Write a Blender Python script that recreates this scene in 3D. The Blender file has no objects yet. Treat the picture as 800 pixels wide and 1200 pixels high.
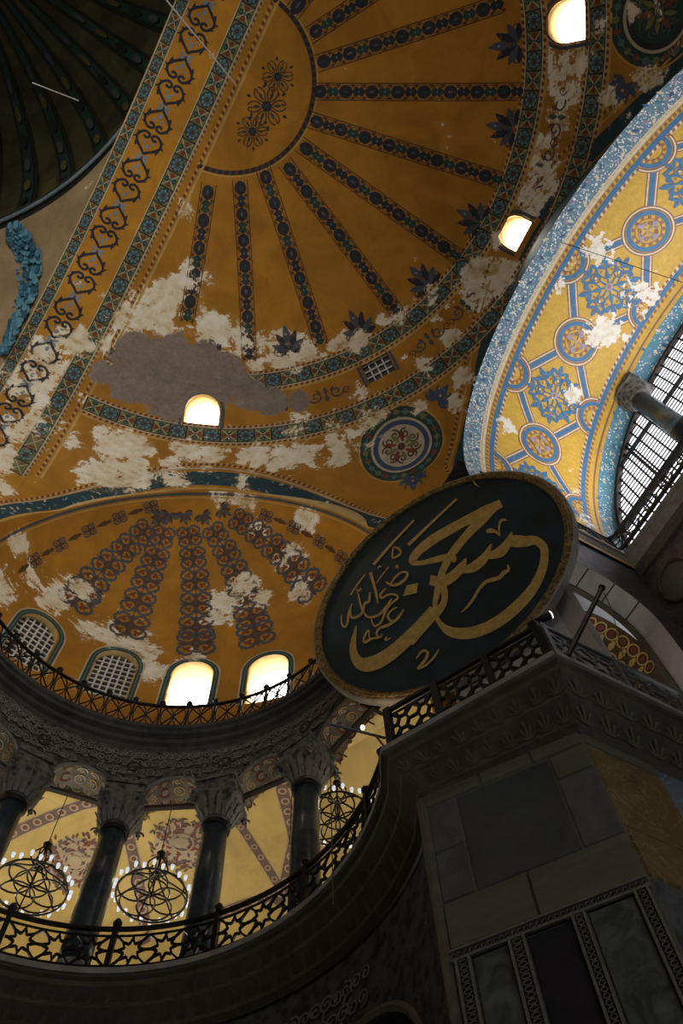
import bpy, bmesh, math, random
import numpy as np
from mathutils import Vector, Matrix
random.seed(7); np.random.seed(7)
scene = bpy.context.scene
COL = scene.collection
pi = math.pi
def R(a): return math.radians(a)

# ------------------------------------------------------------------ camera
CAM = (4.48386, 1.30633, 1.6)
cam_d = bpy.data.cameras.new('camera'); cam = bpy.data.objects.new('camera', cam_d); COL.objects.link(cam)
cam_d.sensor_fit = 'VERTICAL'; cam_d.sensor_height = 36.0; cam_d.lens = 30.0
cam_d.clip_start = 0.05; cam_d.clip_end = 300
Mr = ((0.877641, -0.437360, -0.196117), (-0.478654, -0.821236, -0.310582), (-0.025222, 0.366451, -0.930095))
cam.matrix_world = Matrix.Translation(CAM) @ Matrix(Mr).to_4x4()
scene.camera = cam

# ------------------------------------------------------------------ light
world = bpy.data.worlds.new('world'); scene.world = world; world.use_nodes = True
wn = world.node_tree.nodes; wn['Background'].inputs[0].default_value = (0.75, 0.85, 1.0, 1); wn['Background'].inputs[1].default_value = 1.2
scene.view_settings.view_transform = 'Standard'; scene.view_settings.look = 'None'
scene.view_settings.gamma = 1.0; scene.view_settings.exposure = 0.0
scene.view_settings.use_curve_mapping = False
def area(name, loc, to, sx, sy, power, col=(1, .95, .88), spread=180):
    l = bpy.data.lights.new(name, 'AREA'); l.shape = 'RECTANGLE'; l.size = sx; l.size_y = sy; l.energy = power; l.color = col
    l.spread = R(spread)
    o = bpy.data.objects.new(name, l); COL.objects.link(o); o.location = loc
    o.rotation_euler = (Vector(to) - Vector(loc)).to_track_quat('-Z', 'Y').to_euler()
    return o
def point(name, loc, power, col=(1, .8, .55), r=.1):
    l = bpy.data.lights.new(name, 'POINT'); l.energy = power; l.color = col; l.shadow_soft_size = r
    o = bpy.data.objects.new(name, l); COL.objects.link(o); o.location = loc; return o
# daylight through the side windows of the nave (north and south tympana) and the apse end
area('tympanum_side_lamp', (-14, -15.0, 24), (4, 6, 36), 18, 9, 380, (1, .93, .82), 95)
area('tympanum_side_lamp', (-7, -15.0, 27), (1.0, 14, 33), 10, 6, 460, (1, .94, .84), 62)  # added narrow lamp that brightens the north leg of the great arch
area('tympanum_side_lamp', (-14, 15.0, 24), (4, -6, 36), 18, 9, 150, (1, .93, .82), 95)
area('daylight_apse', (-32, 0, 20), (3, 3, 34), 14, 12, 260, (1, .93, .82), 90)
# daylight entering the gallery behind the exedra through its outer windows
area('daylight_gallery', (7.5, 23.6, 17.0), (7.2, 16, 21.5), 12, 3.0, 500, (1, .93, .8))
area('daylight_gallery', (17.6, 15.5, 17.0), (9, 15, 21.5), 6, 3.0, 220, (1, .93, .8))
# daylight coming in through the great west window
area('daylight_west_window', (17.2, 0, 26.2), (12.5, 0, 29.0), 9.5, 3.0, 400, (1.0, .98, .96))
area('west_gallery_uplight', (15.4, 7.3, 14.3), (15.4, 7.0, 20), 3.0, .9, 55, (.95, .97, 1.0))  # added upward lamp for the arch soffit, standing in for floor bounce
area('west_gallery_uplight', (19.5, 7.4, 15.0), (17.8, 8.6, 22), 2.0, 1.0, 40, (.95, .97, 1.0))

# ------------------------------------------------------------------ helpers: objects
def tag(o, label=None, cat=None, group=None, kind=None):
    if label: o['label'] = label
    if cat: o['category'] = cat
    if group: o['group'] = group
    if kind: o['kind'] = kind
    return o
def link(o, parent=None):
    COL.objects.link(o)
    if parent is not None: o.parent = parent
    return o
def empty(name, loc=(0, 0, 0), rz=0.0):
    o = bpy.data.objects.new(name, None); o.empty_display_size = .3; o.location = loc; o.rotation_euler = (0, 0, rz)
    return link(o)
def mesh(name, V, F, mats, parent=None, fm=None, smooth=False, attrs=None, world_coords=True):
    """V in world coordinates; if the parent is only translated, they are made local to it."""
    me = bpy.data.meshes.new(name)
    V = np.asarray(V, float).reshape(-1, 3)
    if parent is not None and world_coords:
        off = np.array(parent.location); pp = parent.parent
        while pp is not None: off = off + np.array(pp.location); pp = pp.parent
        V = V - off
    me.from_pydata(V.tolist(), [], [list(map(int, f)) for f in F])
    for m in (mats if isinstance(mats, (list, tuple)) else [mats]): me.materials.append(m)
    if fm is not None: me.polygons.foreach_set('material_index', np.asarray(fm, np.int32))
    if smooth: me.polygons.foreach_set('use_smooth', np.ones(len(me.polygons), bool))
    if attrs:
        for k, a in attrs.items():
            at = me.attributes.new(k, 'FLOAT', 'POINT'); at.data.foreach_set('value', np.asarray(a, np.float32))
    me.update()
    return link(bpy.data.objects.new(name, me), parent)
def copy_tree(o, parent=None):
    c = o.copy(); COL.objects.link(c); c.parent = parent
    for ch in list(o.children): copy_tree(ch, c)
    return c
class MB:
    """collects simple solids into one mesh"""
    def __init__(s): s.V = []; s.F = []
    def add(s, V, F):
        n = len(s.V); s.V += [tuple(v) for v in V]; s.F += [tuple(i + n for i in f) for f in F]
    def box(s, c, d, rot=None):
        c = np.array(c, float); d = np.array(d, float) / 2
        v = np.array([(x, y, z) for x in (-1, 1) for y in (-1, 1) for z in (-1, 1)]) * d
        if rot is not None: v = v @ np.array(rot).T
        s.add(v + c, [(0, 1, 3, 2), (4, 6, 7, 5), (0, 4, 5, 1), (2, 3, 7, 6), (0, 2, 6, 4), (1, 5, 7, 3)])
    def bar(s, a, b, w, h=None, up=(0, 0, 1)):
        a = np.array(a, float); b = np.array(b, float); h = w if h is None else h
        t = b - a; L = np.linalg.norm(t)
        if L < 1e-6: return
        t /= L; u = np.array(up, float); sd = np.cross(t, u)
        if np.linalg.norm(sd) < 1e-3: sd = np.cross(t, (1, 0, .3))
        sd /= np.linalg.norm(sd); u = np.cross(sd, t)
        v = [p + sd * i * w / 2 + u * j * h / 2 for p in (a, b) for i, j in ((-1, -1), (1, -1), (1, 1), (-1, 1))]
        s.add(v, [(3, 2, 1, 0), (4, 5, 6, 7), (0, 1, 5, 4), (1, 2, 6, 5), (2, 3, 7, 6), (3, 0, 4, 7)])
    def poly(s, pts, w, h=None, closed=False, up=(0, 0, 1)):
        n = len(pts)
        for i in range(n if closed else n - 1): s.bar(pts[i], pts[(i + 1) % n], w, h, up)
    def tube(s, pts, r, n=6, closed=False):
        pts = np.array(pts, float); m = len(pts); r = np.broadcast_to(r, (m,))
        T = np.gradient(pts, axis=0)
        if closed: T = np.roll(pts, -1, 0) - np.roll(pts, 1, 0)
        T /= np.linalg.norm(T, axis=1)[:, None] + 1e-9
        ref = np.array([0, 0, 1.]) if abs(T[:, 2]).mean() < .8 else np.array([1., 0, 0])
        A = np.cross(T, ref); A /= np.linalg.norm(A, axis=1)[:, None] + 1e-9; B = np.cross(T, A)
        an = np.arange(n) * 2 * pi / n
        V = (pts[:, None] + r[:, None, None] * (np.cos(an)[None, :, None] * A[:, None] + np.sin(an)[None, :, None] * B[:, None])).reshape(-1, 3)
        F = []
        for i in range(m if closed else m - 1):
            for k in range(n):
                j = (i + 1) % m; F.append((i * n + k, i * n + (k + 1) % n, j * n + (k + 1) % n, j * n + k))
        if not closed: F += [tuple(range(n))[::-1], tuple((m - 1) * n + k for k in range(n))]
        s.add(V, F)
    def lathe(s, prof, c=(0, 0, 0), n=24):
        m = len(prof); an = np.arange(n) * 2 * pi / n
        V = [(c[0] + r * math.cos(a), c[1] + r * math.sin(a), c[2] + z) for r, z in prof for a in an]
        F = [(i * n + k, i * n + (k + 1) % n, (i + 1) * n + (k + 1) % n, (i + 1) * n + k) for i in range(m - 1) for k in range(n)]
        F += [tuple(range(n))[::-1], tuple((m - 1) * n + k for k in range(n))]
        s.add(V, F)
    def build(s, name, mat, parent=None, smooth=False, wc=True):
        return mesh(name, s.V, s.F, mat, parent, smooth=smooth, world_coords=wc)
def cr(p, n=6, closed=False):
    p = np.array(p, float)
    P = np.vstack([p[-1:], p, p[:2]]) if closed else np.vstack([2 * p[:1] - p[1:2], p, 2 * p[-1:] - p[-2:-1]])
    o = []
    for i in range(1, len(P) - 2):
        a0, a1, a2, a3 = P[i - 1:i + 3]
        for k in range(n):
            t = k / n; o.append(.5 * ((2 * a1) + (-a0 + a2) * t + (2 * a0 - 5 * a1 + 4 * a2 - a3) * t * t + (-a0 + 3 * a1 - 3 * a2 + a3) * t ** 3))
    if not closed: o.append(P[-2])
    return np.array(o)

# ------------------------------------------------------------------ materials
class NT:
    def __init__(s, name):
        s.m = bpy.data.materials.new(name); s.m.use_nodes = True; s.t = s.m.node_tree; s.n = s.t.nodes
        s.b = s.n['Principled BSDF']; s.pos = s.n.new('ShaderNodeNewGeometry').outputs['Position']
    def lk(s, a, b): s.t.links.new(a, b)
    def noise(s, scale, detail=6, rough=.6, vec=None, dist=0.0, out='Fac'):
        n = s.n.new('ShaderNodeTexNoise'); n.inputs['Scale'].default_value = scale; n.inputs['Detail'].default_value = detail
        n.inputs['Roughness'].default_value = rough; n.inputs['Distortion'].default_value = dist
        s.lk(vec if vec is not None else s.pos, n.inputs['Vector']); return n.outputs[out]
    def mapv(s, scale, rot=(0, 0, 0)):
        n = s.n.new('ShaderNodeMapping'); n.inputs['Scale'].default_value = scale; n.inputs['Rotation'].default_value = rot; s.lk(s.pos, n.inputs['Vector']); return n.outputs[0]
    def math(s, op, a, b=None, clamp=False):
        n = s.n.new('ShaderNodeMath'); n.operation = op; n.use_clamp = clamp
        for i, v in enumerate((a, b)):
            if v is None: continue
            if isinstance(v, (int, float)): n.inputs[i].default_value = v
            else: s.lk(v, n.inputs[i])
        return n.outputs[0]
    def ss(s, v, lo, hi):
        n = s.n.new('ShaderNodeMapRange'); n.interpolation_type = 'SMOOTHSTEP'; n.inputs['From Min'].default_value = lo; n.inputs['From Max'].default_value = hi
        s.lk(v, n.inputs['Value']); return n.outputs[0]
    def attr(s, name):
        n = s.n.new('ShaderNodeAttribute'); n.attribute_name = name; return n.outputs['Fac']
    def mix(s, f, a, b):
        n = s.n.new('ShaderNodeMix'); n.data_type = 'RGBA'
        if isinstance(f, (int, float)): n.inputs[0].default_value = f
        else: s.lk(f, n.inputs[0])
        for i, v in ((6, a), (7, b)):
            if isinstance(v, (tuple, list)): n.inputs[i].default_value = (*v, 1)
            else: s.lk(v, n.inputs[i])
        return n.outputs[2]
    def ramp(s, f, cols):
        n = s.n.new('ShaderNodeValToRGB'); e = n.color_ramp.elements
        while len(e) < len(cols): e.new(.5)
        for k, (p, c) in enumerate(cols): e[k].position = p; e[k].color = (*c, 1)
        s.lk(f, n.inputs[0]); return n.outputs[0]
    def bump(s, h, strength=.3, dist=.03):
        n = s.n.new('ShaderNodeBump'); n.inputs['Strength'].default_value = strength; n.inputs['Distance'].default_value = dist
        s.lk(h, n.inputs['Height']); s.lk(n.outputs[0], s.b.inputs['Normal'])
    def done(s, col, rough=.8, metal=0.0, spec=.3):
        if isinstance(col, (tuple, list)): s.b.inputs['Base Color'].default_value = (*col, 1)
        else: s.lk(col, s.b.inputs['Base Color'])
        if isinstance(rough, (int, float)): s.b.inputs['Roughness'].default_value = rough
        else: s.lk(rough, s.b.inputs['Roughness'])
        s.b.inputs['Metallic'].default_value = metal; s.b.inputs['Specular IOR Level'].default_value = spec
        return s.m
WHITE1, WHITE2, WHITE3 = (.80, .68, .48), (.52, .35, .15), (.95, .90, .78)
def paint(name, c, var=.25, fleck=-.17, rough=.75):
    """old distemper paint: fades, flakes off to white plaster ('wear') or to bare grey mortar ('bare')"""
    t = NT(name)
    n1 = t.noise(.60, 10, .66, None, .6); n2 = t.noise(2.6, 8, .68, t.mapv((1, 1, 2.4))); n3 = t.noise(14, 4, .6)
    f = t.math('ADD', t.math('MULTIPLY', t.math('SUBTRACT', n1, .5), 1.9), t.math('ADD', t.math('MULTIPLY', t.math('SUBTRACT', n2, .5), 1.15), t.math('MULTIPLY', t.math('SUBTRACT', n3, .5), .35)))
    base = t.mix(t.ss(n1, .30, .72), tuple(x * (1 - var) for x in c), tuple(min(1, x * (1 + var * .6)) for x in c)); w0 = t.noise(.9, 5, .55, None, 1.0)
    plast = t.ramp(t.math('ADD', t.math('MULTIPLY', n2, .5), t.math('MULTIPLY', w0, .5)), [(.34, WHITE2), (.46, WHITE1), (.62, WHITE3)])
    w = t.math('ADD', f, t.math('MULTIPLY', t.attr('wear'), .66))
    m = t.ss(w, .41 - fleck, .53 - fleck)
    halo = t.ss(w, .22 - fleck, .46 - fleck)
    col = t.mix(t.math('MULTIPLY', halo, .45), base, tuple(.55 * a + .45 * b for a, b in zip(c, (.36, .24, .10))))
    col = t.mix(m, col, plast)
    g = t.math('ADD', t.math('MULTIPLY', t.attr('bare'), .75), t.math('MULTIPLY', f, .55))
    mort = t.ramp(t.math('ADD', t.math('MULTIPLY', n3, .4), t.math('MULTIPLY', n2, .6)), [(.3, (.16, .123, .105)), (.52, (.25, .20, .17)), (.75, (.38, .32, .27))])
    col = t.mix(t.ss(g, .36, .41), col, mort)
    t.bump(t.math('SUBTRACT', t.math('MULTIPLY', n3, .4), m), .25, .02)
    return t.done(col, rough)
def mosaic(name, c, var=.3, fleck=0.0, spark=.0):
    """glass mosaic with lost patches of setting bed"""
    t = NT(name)
    v = t.n.new('ShaderNodeTexVoronoi'); v.inputs['Scale'].default_value = 22; t.lk(t.pos, v.inputs['Vector'])
    n1 = t.noise(.8, 8, .65); n2 = t.noise(5, 6, .6)
    base = t.mix(n2, tuple(x * (1 - var) for x in c), tuple(min(1, x * (1 + var)) for x in c))
    cell = t.n.new('ShaderNodeSeparateColor'); t.lk(v.outputs['Color'], cell.inputs[0])
    base = t.mix(t.math('MULTIPLY', cell.outputs[0], .28), base, tuple(x * .55 for x in c))
    if spark: base = t.mix(t.ss(cell.outputs[1], 1 - spark, 1 - spark + .03), base, (.80, .80, .76))  # random pale tesserae: glints put into the colour
    f = t.math('ADD', t.math('MULTIPLY', t.math('SUBTRACT', n1, .5), 1.9), t.math('MULTIPLY', t.math('SUBTRACT', n2, .5), 1.3))
    w = t.math('ADD', f, t.math('MULTIPLY', t.attr('wear'), .62))
    m = t.ss(w, .44 - fleck, .47 - fleck)
    col = t.mix(m, base, t.ramp(n2, [(.3, (.62, .52, .33)), (.55, (.85, .80, .70))]))
    t.bump(t.math('SUBTRACT', t.math('MULTIPLY', cell.outputs[0], .3), m), .2, .02)
    return t.done(col, .45, 0, .4)
def stone(name, c, c2, scale=1.2, rough=.55, vein=None, bump=.25, st=(1, 1, 1)):
    t = NT(name)
    n1 = t.noise(scale, 9, .65, t.mapv(st, (.3, .5, .2)), 1.2); n2 = t.noise(scale * 7, 5, .6)
    col = t.mix(t.ss(n1, .3, .7), c, c2); col = t.mix(t.math('MULTIPLY', n2, .35), col, tuple(x * .55 for x in c))
    if vein:
        n3 = t.noise(scale * .8, 7, .6, None, 2.5); k = t.math('ABSOLUTE', t.math('SUBTRACT', n3, .5))
        col = t.mix(t.ss(k, .03, .0), col, vein)
    t.bump(n2, bump, .03); return t.done(col, rough)
def carved(name, c, c2, scale=4.0):
    t = NT(name)
    v = t.n.new('ShaderNodeTexVoronoi'); v.feature = 'SMOOTH_F1'; v.inputs['Scale'].default_value = scale * 1.6; t.lk(t.pos, v.inputs['Vector'])
    n1 = t.noise(scale, 6, .7, None, 1.8)
    f = t.math('ADD', v.outputs['Distance'], n1)
    col = t.mix(t.ss(f, .55, 1.15), c2, c); t.bump(f, .8, .06); return t.done(col, .7)
def plain(name, c, rough=.6, metal=0.0, nscale=8, var=.25, bump=.1):
    t = NT(name); n = t.noise(nscale, 5, .6)
    t.bump(n, bump, .01)
    return t.done(t.mix(n, tuple(x * (1 - var) for x in c), tuple(min(1, x * (1 + var)) for x in c)), rough, metal)
def glow(name, c, strength):
    t = NT(name); t.b.inputs['Base Color'].default_value = (*c, 1); t.b.inputs['Emission Color'].default_value = (*c, 1); t.b.inputs['Emission Strength'].default_value = strength
    return t.m

M = dict(
    feather_dark=plain('dark_feather_mosaic', (.03, .10, .16), .6, 0, 3, .5), feather_pale=plain('pale_feather_mosaic', (.12, .30, .40), .6, 0, 3, .4),
    ochre=paint('ochre_distemper', (.46, .205, .018), fleck=.03),
    archochre=paint('orange_distemper', (.55, .25, .022), fleck=.02),
    navy=paint('navy_paint', (.030, .032, .045)), dgreen=paint('dark_green_paint', (.030, .065, .055)),
    teal=paint('teal_paint', (.09, .18, .19)), rust=paint('rust_paint', (.23, .055, .025)),
    sky=paint('pale_blue_paint', (.22, .31, .38)), cream=paint('cream_paint', (.55, .47, .33)),
    gold=paint('gold_paint', (.58, .36, .10)), olive=paint('olive_paint', (.20, .20, .06)),
    slate=paint('slate_blue_paint', (.085, .095, .115)), cobalt=paint('cobalt_paint', (.06, .09, .19)),
    brown=paint('brown_paint', (.11, .055, .028)), beige=paint('beige_distemper', (.36, .26, .14), fleck=0),
    dkblue=paint('dark_teal_paint', (.022, .062, .080), fleck=.10), feather=plain('feather_mosaic', (.06, .20, .30), .6, 0, 3, .5),
    gallery_ochre=paint('gallery_yellow_distemper', (.55, .40, .135), .22), plum=paint('plum_paint', (.17, .105, .085)), lilac=paint('lilac_paint', (.42, .33, .22)),
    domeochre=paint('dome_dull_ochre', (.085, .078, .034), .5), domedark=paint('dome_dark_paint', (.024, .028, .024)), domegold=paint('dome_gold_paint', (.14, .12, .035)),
    mgold=mosaic('gold_mosaic', (.66, .40, .050)), mblue=mosaic('blue_mosaic', (.045, .18, .355), .4), mcream=mosaic('cream_mosaic', (.76, .66, .46)),
    mrust=mosaic('rust_mosaic', (.30, .13, .08)), mpale=mosaic('pale_blue_mosaic', (.15, .27, .36), .5, 0, .22), mteal=mosaic('teal_mosaic', (.10, .28, .36), .5, 0, .10),
    mdark=mosaic('dark_blue_mosaic', (.06, .12, .26)), mlilac=mosaic('lilac_mosaic', (.36, .30, .42)),
    marble=stone('grey_marble', (.13, .13, .12), (.24, .24, .22), .8, .4, (.32, .31, .28)),
    slab=stone('dark_grey_marble', (.07, .072, .07), (.12, .12, .112), .9, .35),
    slabgrey=stone('mottled_grey_marble', (.10, .097, .09), (.165, .158, .145), 1.6, .4),
    slabgreen=stone('green_grey_marble', (.125, .118, .078), (.195, .182, .12), .9, .4, None, .2, (.4, .4, 2)),
    slabbrown=stone('brown_marble', (.16, .095, .035), (.27, .17, .065), 1.1, .4, (.33, .22, .09)),
    verd=stone('verd_antique_marble', (.05, .055, .05), (.17, .17, .15), 2.4, .35), porphyry=stone('black_porphyry', (.028, .026, .028), (.045, .04, .042), 1, .35),
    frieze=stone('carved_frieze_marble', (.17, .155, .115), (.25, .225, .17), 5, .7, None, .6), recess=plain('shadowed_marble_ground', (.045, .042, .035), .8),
    darkmould=stone('dark_moulding_stone', (.040, .040, .040), (.085, .083, .080), 1.5, .7, None, .5), moulding=stone('weathered_moulding_stone', (.085, .07, .045), (.145, .12, .08), 1.5, .7, None, .5), lip=stone('pale_stone_lip', (.27, .25, .21), (.42, .39, .33), 2, .7),  # darkmould is the moulding stone in a darker tone
    spandrel=carved('carved_spandrel_marble', (.11, .11, .10), (.03, .03, .028), 3.2), relief=stone('pale_relief_marble', (.15, .15, .135), (.26, .255, .23), 4, .7),
    capital=carved('carved_capital_marble', (.19, .185, .165), (.045, .043, .038), 3.8), shaft=stone('dark_verd_shaft', (.022, .034, .042), (.058, .082, .096), 1.6, .25, None, .1),
    iron=plain('black_iron', (.022, .020, .020), .45, .6, 20, .4), irongrey=plain('grey_painted_iron', (.16, .16, .16), .5, .3, 12), wire=plain('steel_wire', (.38, .38, .38), .4, .6),
    lattice=plain('white_plaster_lattice', (.68, .66, .60), .8), leadglass=plain('dim_window_glass', (.05, .047, .042), .2),
    pane=glow('daylit_glass', (1, .98, .94), 5.0), westpane=glow('west_daylit_glass', (.90, .90, 1), 4.0), dimpane=glow('shaded_glass', (.06, .058, .05), .02),
    bulb=glow('lit_bulb', (1, .60, .38), 9.0), spotlens=glow('spotlight_lens', (1, .78, .74), 3.0), lampglass=plain('clear_lamp_glass', (.75, .82, .85), .1),
    board=None, boardgold=None, wall=stone('pale_ashlar', (.40, .37, .33), (.55, .51, .46), .7, .7), darkwall=stone('dark_wall_marble', (.055, .052, .055), (.10, .095, .095), .7, .5, (.14, .13, .13)),
    joint=plain('dark_joint', (.05, .045, .04), .9), floor=stone('floor_marble', (.12, .11, .10), (.2, .19, .17), .4, .3), wood=plain('dark_wood', (.05, .035, .025), .7), brick=plain('plaster_reveal', (.60, .43, .18), .8, 0, 3, .4),
)
t = NT('dark_green_canvas'); n = t.noise(.7, 5); M['board'] = t.done(t.mix(t.ss(n, .35, .7), (.010, .022, .024), (.014, .042, .056)), .45)
t = NT('gilded_letters'); n = t.noise(5, 8, .7); M['boardgold'] = t.done(t.mix(t.ss(n, .3, .75), (.46, .29, .07), (.70, .47, .15)), .5, .15)
t = NT('gilt_rim'); n = t.noise(9, 5, .7, None, 1.0); t.bump(n, .6, .03); M['rim'] = t.done(t.mix(t.ss(n, .4, .62), (.10, .06, .02), (.36, .24, .07)), .5, .2)
t = NT('crystal'); t.b.inputs['Transmission Weight'].default_value = .1; t.b.inputs['Emission Color'].default_value = (.85, .93, 1, 1); t.b.inputs['Emission Strength'].default_value = .45; M['crystal'] = t.done((.9, .93, .96), .12, 0, .9)

# ------------------------------------------------------------------ data: flaked areas, ribs, lettering (scene metres)
EW=[[1.43, 7.92, 36.17, 1.06], [1.06, 9.01, 35.84, 1.23], [1.87, 6.97, 36.41, 0.78], [0.27, 9.24, 35.77, 0.99], [3.48, 8.27, 35.87, 0.98], [4.97, 8.19, 35.64, 0.76], [3.48, 8.99, 35.62, 0.7], [6.38, 7.95, 35.39, 0.86], [7.12, 7.18, 35.43, 0.69], [5.64, 8.72, 35.31, 0.62], [8.75, 5.95, 35.22, 0.68], [9.81, 4.45, 35.12, 0.61], [10.5, 3.03, 35.05, 0.73], [11.05, 1.46, 34.94, 0.65], [7.92, 7.25, 35.14, 0.55], [8.18, 9.88, 33.9, 0.94], [7.07, 11.32, 33.49, 0.87], [9.13, 8.82, 34.0, 1.01], [10.32, 8.25, 33.6, 0.86], [5.64, 12.15, 33.45, 0.88], [8.07, 11.07, 33.18, 0.86], [2.21, 14.33, 32.29, 0.94], [4.37, 13.18, 33.0, 0.74], [5.91, 11.31, 33.95, 0.54], [10.01, 9.43, 33.13, 0.73], [9.57, 7.52, 34.35, 0.54], [11.36, 5.35, 34.09, 0.54], [11.74, 4.05, 34.19, 0.5], [11.82, 2.23, 34.44, 0.63], [12.28, 1.24, 34.24, 0.63], [10.19, -5.76, 34.63, 0.84], [11.1, -4.1, 34.55, 0.73], [11.61, -2.77, 34.5, 0.73], [10.75, -5.15, 34.51, 0.65], [10.48, -6.47, 34.26, 0.55], [11.57, -1.77, 34.63, 0.63], [10.53, -7.32, 33.9, 0.55], [12.52, 4.93, 33.4, 0.4], [12.81, 5.9, 32.76, 0.39], [0.46, 4.87, 36.9, 0.36], [0.41, 12.72, 33.97, 0.55], [0.9, 14.01, 32.84, 0.47], [11.7, -8.3, 32.6, 0.55], [11.1, -8.0, 33.1, 0.45], [12.4, -6.5, 32.6, 0.5], [11.9, -5.6, 33.6, 0.5], [12.3, -3.5, 33.7, 0.5], [12.2, -5.0, 33.2, 0.4], [1.9, 13.6, 33.0, 0.7], [3.2, 13.9, 32.5, 0.8], [9.9, 8.9, 33.5, 0.5], [11.72, 6.77, 33.330000000000005, 0.36], [11.23, 7.3, 33.45, 0.56], [10.72, 7.79, 33.57, 0.45999999999999996], [10.52, 8.52, 33.330000000000005, 0.36], [9.95, 8.96, 33.45, 0.56], [9.37, 9.37, 33.57, 0.45999999999999996], [9.05, 10.06, 33.330000000000005, 0.36], [8.43, 10.41, 33.45, 0.56], [7.79, 10.72, 33.57, 0.45999999999999996], [7.37, 11.35, 33.330000000000005, 0.36], [6.7, 11.6, 33.45, 0.56], [6.02, 11.81, 33.57, 0.45999999999999996], [5.5, 12.36, 33.330000000000005, 0.36], [4.8, 12.51, 33.45, 0.56], [4.1, 12.6, 33.57, 0.45999999999999996], [3.5, 13.07, 33.330000000000005, 0.36], [2.79, 13.1, 33.45, 0.56], [9.79, 4.36, 35.15, 0.3], [9.08, 4.83, 35.35, 0.3], [8.91, 5.57, 35.25, 0.3], [8.67, 6.3, 35.15, 0.3], [7.88, 6.61, 35.35, 0.3], [7.56, 7.3, 35.25, 0.3], [7.17, 7.96, 35.15, 0.3], [6.33, 8.1, 35.35, 0.3], [5.87, 8.71, 35.25, 0.3], [5.36, 9.28, 35.15, 0.3], [4.51, 9.24, 35.35, 0.3], [10.74, -6.2, 34.2, 0.36], [10.9, -4.85, 34.5, 0.36], [10.85, -3.52, 34.8, 0.36], [12.13, -2.58, 34.2, 0.36], [11.86, -1.25, 34.5, 0.36], [11.4, 0.0, 34.8, 0.36], [12.33, 1.3, 34.2, 0.36], [11.67, 2.48, 34.5, 0.36], [10.85, 3.52, 34.8, 0.36], [2.37, 13.47, 33.2, 0.6], [1.41, 13.38, 33.4, 0.5], [3.45, 13.83, 32.6, 0.5], [4.93, 13.55, 32.4, 0.45], [7.13, 12.34, 32.6, 0.4], [10.05, 9.71, 32.9, 0.5], [10.63, 8.92, 33.0, 0.4], [8.79, 10.48, 33.2, 0.4]]
EG= [[1.68, 10.51, 35.18, 1.19], [3.0, 10.19, 35.19, 1.32], [4.45, 10.06, 35.01, 1.11], [1.52, 11.55, 34.66, 1.04], [5.81, 9.75, 34.83, 0.69], [6.81, 9.47, 34.65, 0.68], [3.24, 11.3, 34.6, 1.04], [4.89, 9.48, 35.17, 0.83], [0.52, 11.7, 34.63, 0.56], [7.7, 8.97, 34.56, 0.48], [3.56, 9.48, 35.42, 0.77]]
AW= [[-1.85, 12.15, 34.36, 1.05], [-1.79, 13.08, 33.71, 1.32], [-1.14, 12.47, 34.16, 0.91], [-1.25, 14.31, 32.53, 1.16], [-0.79, 13.55, 33.31, 0.89], [-0.77, 10.97, 35.03, 0.77], [-0.83, 15.12, 31.26, 0.86], [-1.36, 11.19, 34.91, 0.63], [-0.07, 10.63, 35.19, 0.56], [-0.51, 15.49, 29.86, 0.64]]
CW= [[1.18, 16.94, 26.68, 0.95], [2.03, 17.17, 27.91, 0.8], [2.78, 17.48, 27.87, 0.87], [3.51, 17.29, 28.86, 0.7], [1.06, 16.33, 28.05, 0.55], [4.82, 17.73, 27.61, 0.8], [6.24, 17.56, 27.32, 0.73], [4.25, 17.78, 27.49, 0.68], [8.29, 15.87, 29.76, 0.7], [8.67, 15.13, 30.43, 0.71], [8.14, 16.27, 29.17, 0.57], [6.88, 17.49, 26.33, 0.53], [9.64, 13.57, 30.86, 0.64], [10.47, 14.06, 29.52, 0.56], [8.3, 13.53, 31.77, 0.59], [9.62, 12.17, 31.22, 0.58], [7.37, 12.82, 32.19, 0.72], [6.59, 13.09, 32.29, 0.46], [8.04, 16.91, 27.2, 0.48], [5.79, 17.65, 27.38, 0.61], [9.53, 14.98, 29.7, 0.44]]
CR= [[[4.72, 14.34, 31.98], [1.48, 16.96, 27.52]], [[4.75, 15.06, 31.69], [3.57, 17.44, 28.52]], [[5.18, 14.9, 31.82], [5.61, 17.55, 27.97]], [[5.84, 14.61, 31.97], [7.91, 16.84, 27.85]], [[6.57, 14.26, 32.04], [9.66, 15.68, 28.08]], [[7.14, 13.6, 32.14], [10.81, 13.7, 29.34]], [[8.02, 12.99, 32.0], [11.46, 12.13, 29.19]]]
ER= [[[0.91, 3.57, 37.08], [2.42, 8.48, 35.93]], [[1.88, 2.87, 37.11], [5.25, 8.57, 35.45]], [[2.5, 2.11, 37.13], [7.47, 6.69, 35.46]], [[3.11, 1.5, 37.11], [9.54, 4.22, 35.28]], [[3.29, 0.65, 37.12], [10.55, 1.3, 35.19]], [[3.24, -0.28, 37.13], [10.5, -1.78, 35.18]], [[2.88, -1.17, 37.14], [9.55, -4.64, 35.2]], [[2.59, -2.05, 37.12], [7.46, -6.66, 35.47]], [[1.94, -2.74, 37.12], [3.94, -5.92, 36.44]], [[1.04, -3.0, 37.14], [1.39, -4.32, 36.96]]]
PAL= [[3.84, 9.15, 35.5], [8.5, 5.48, 35.42], [9.85, 2.7, 35.38], [10.39, -0.15, 35.3], [9.76, -3.41, 35.33], [8.44, -5.75, 35.38], [6.39, 7.4, 35.56]]
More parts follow.
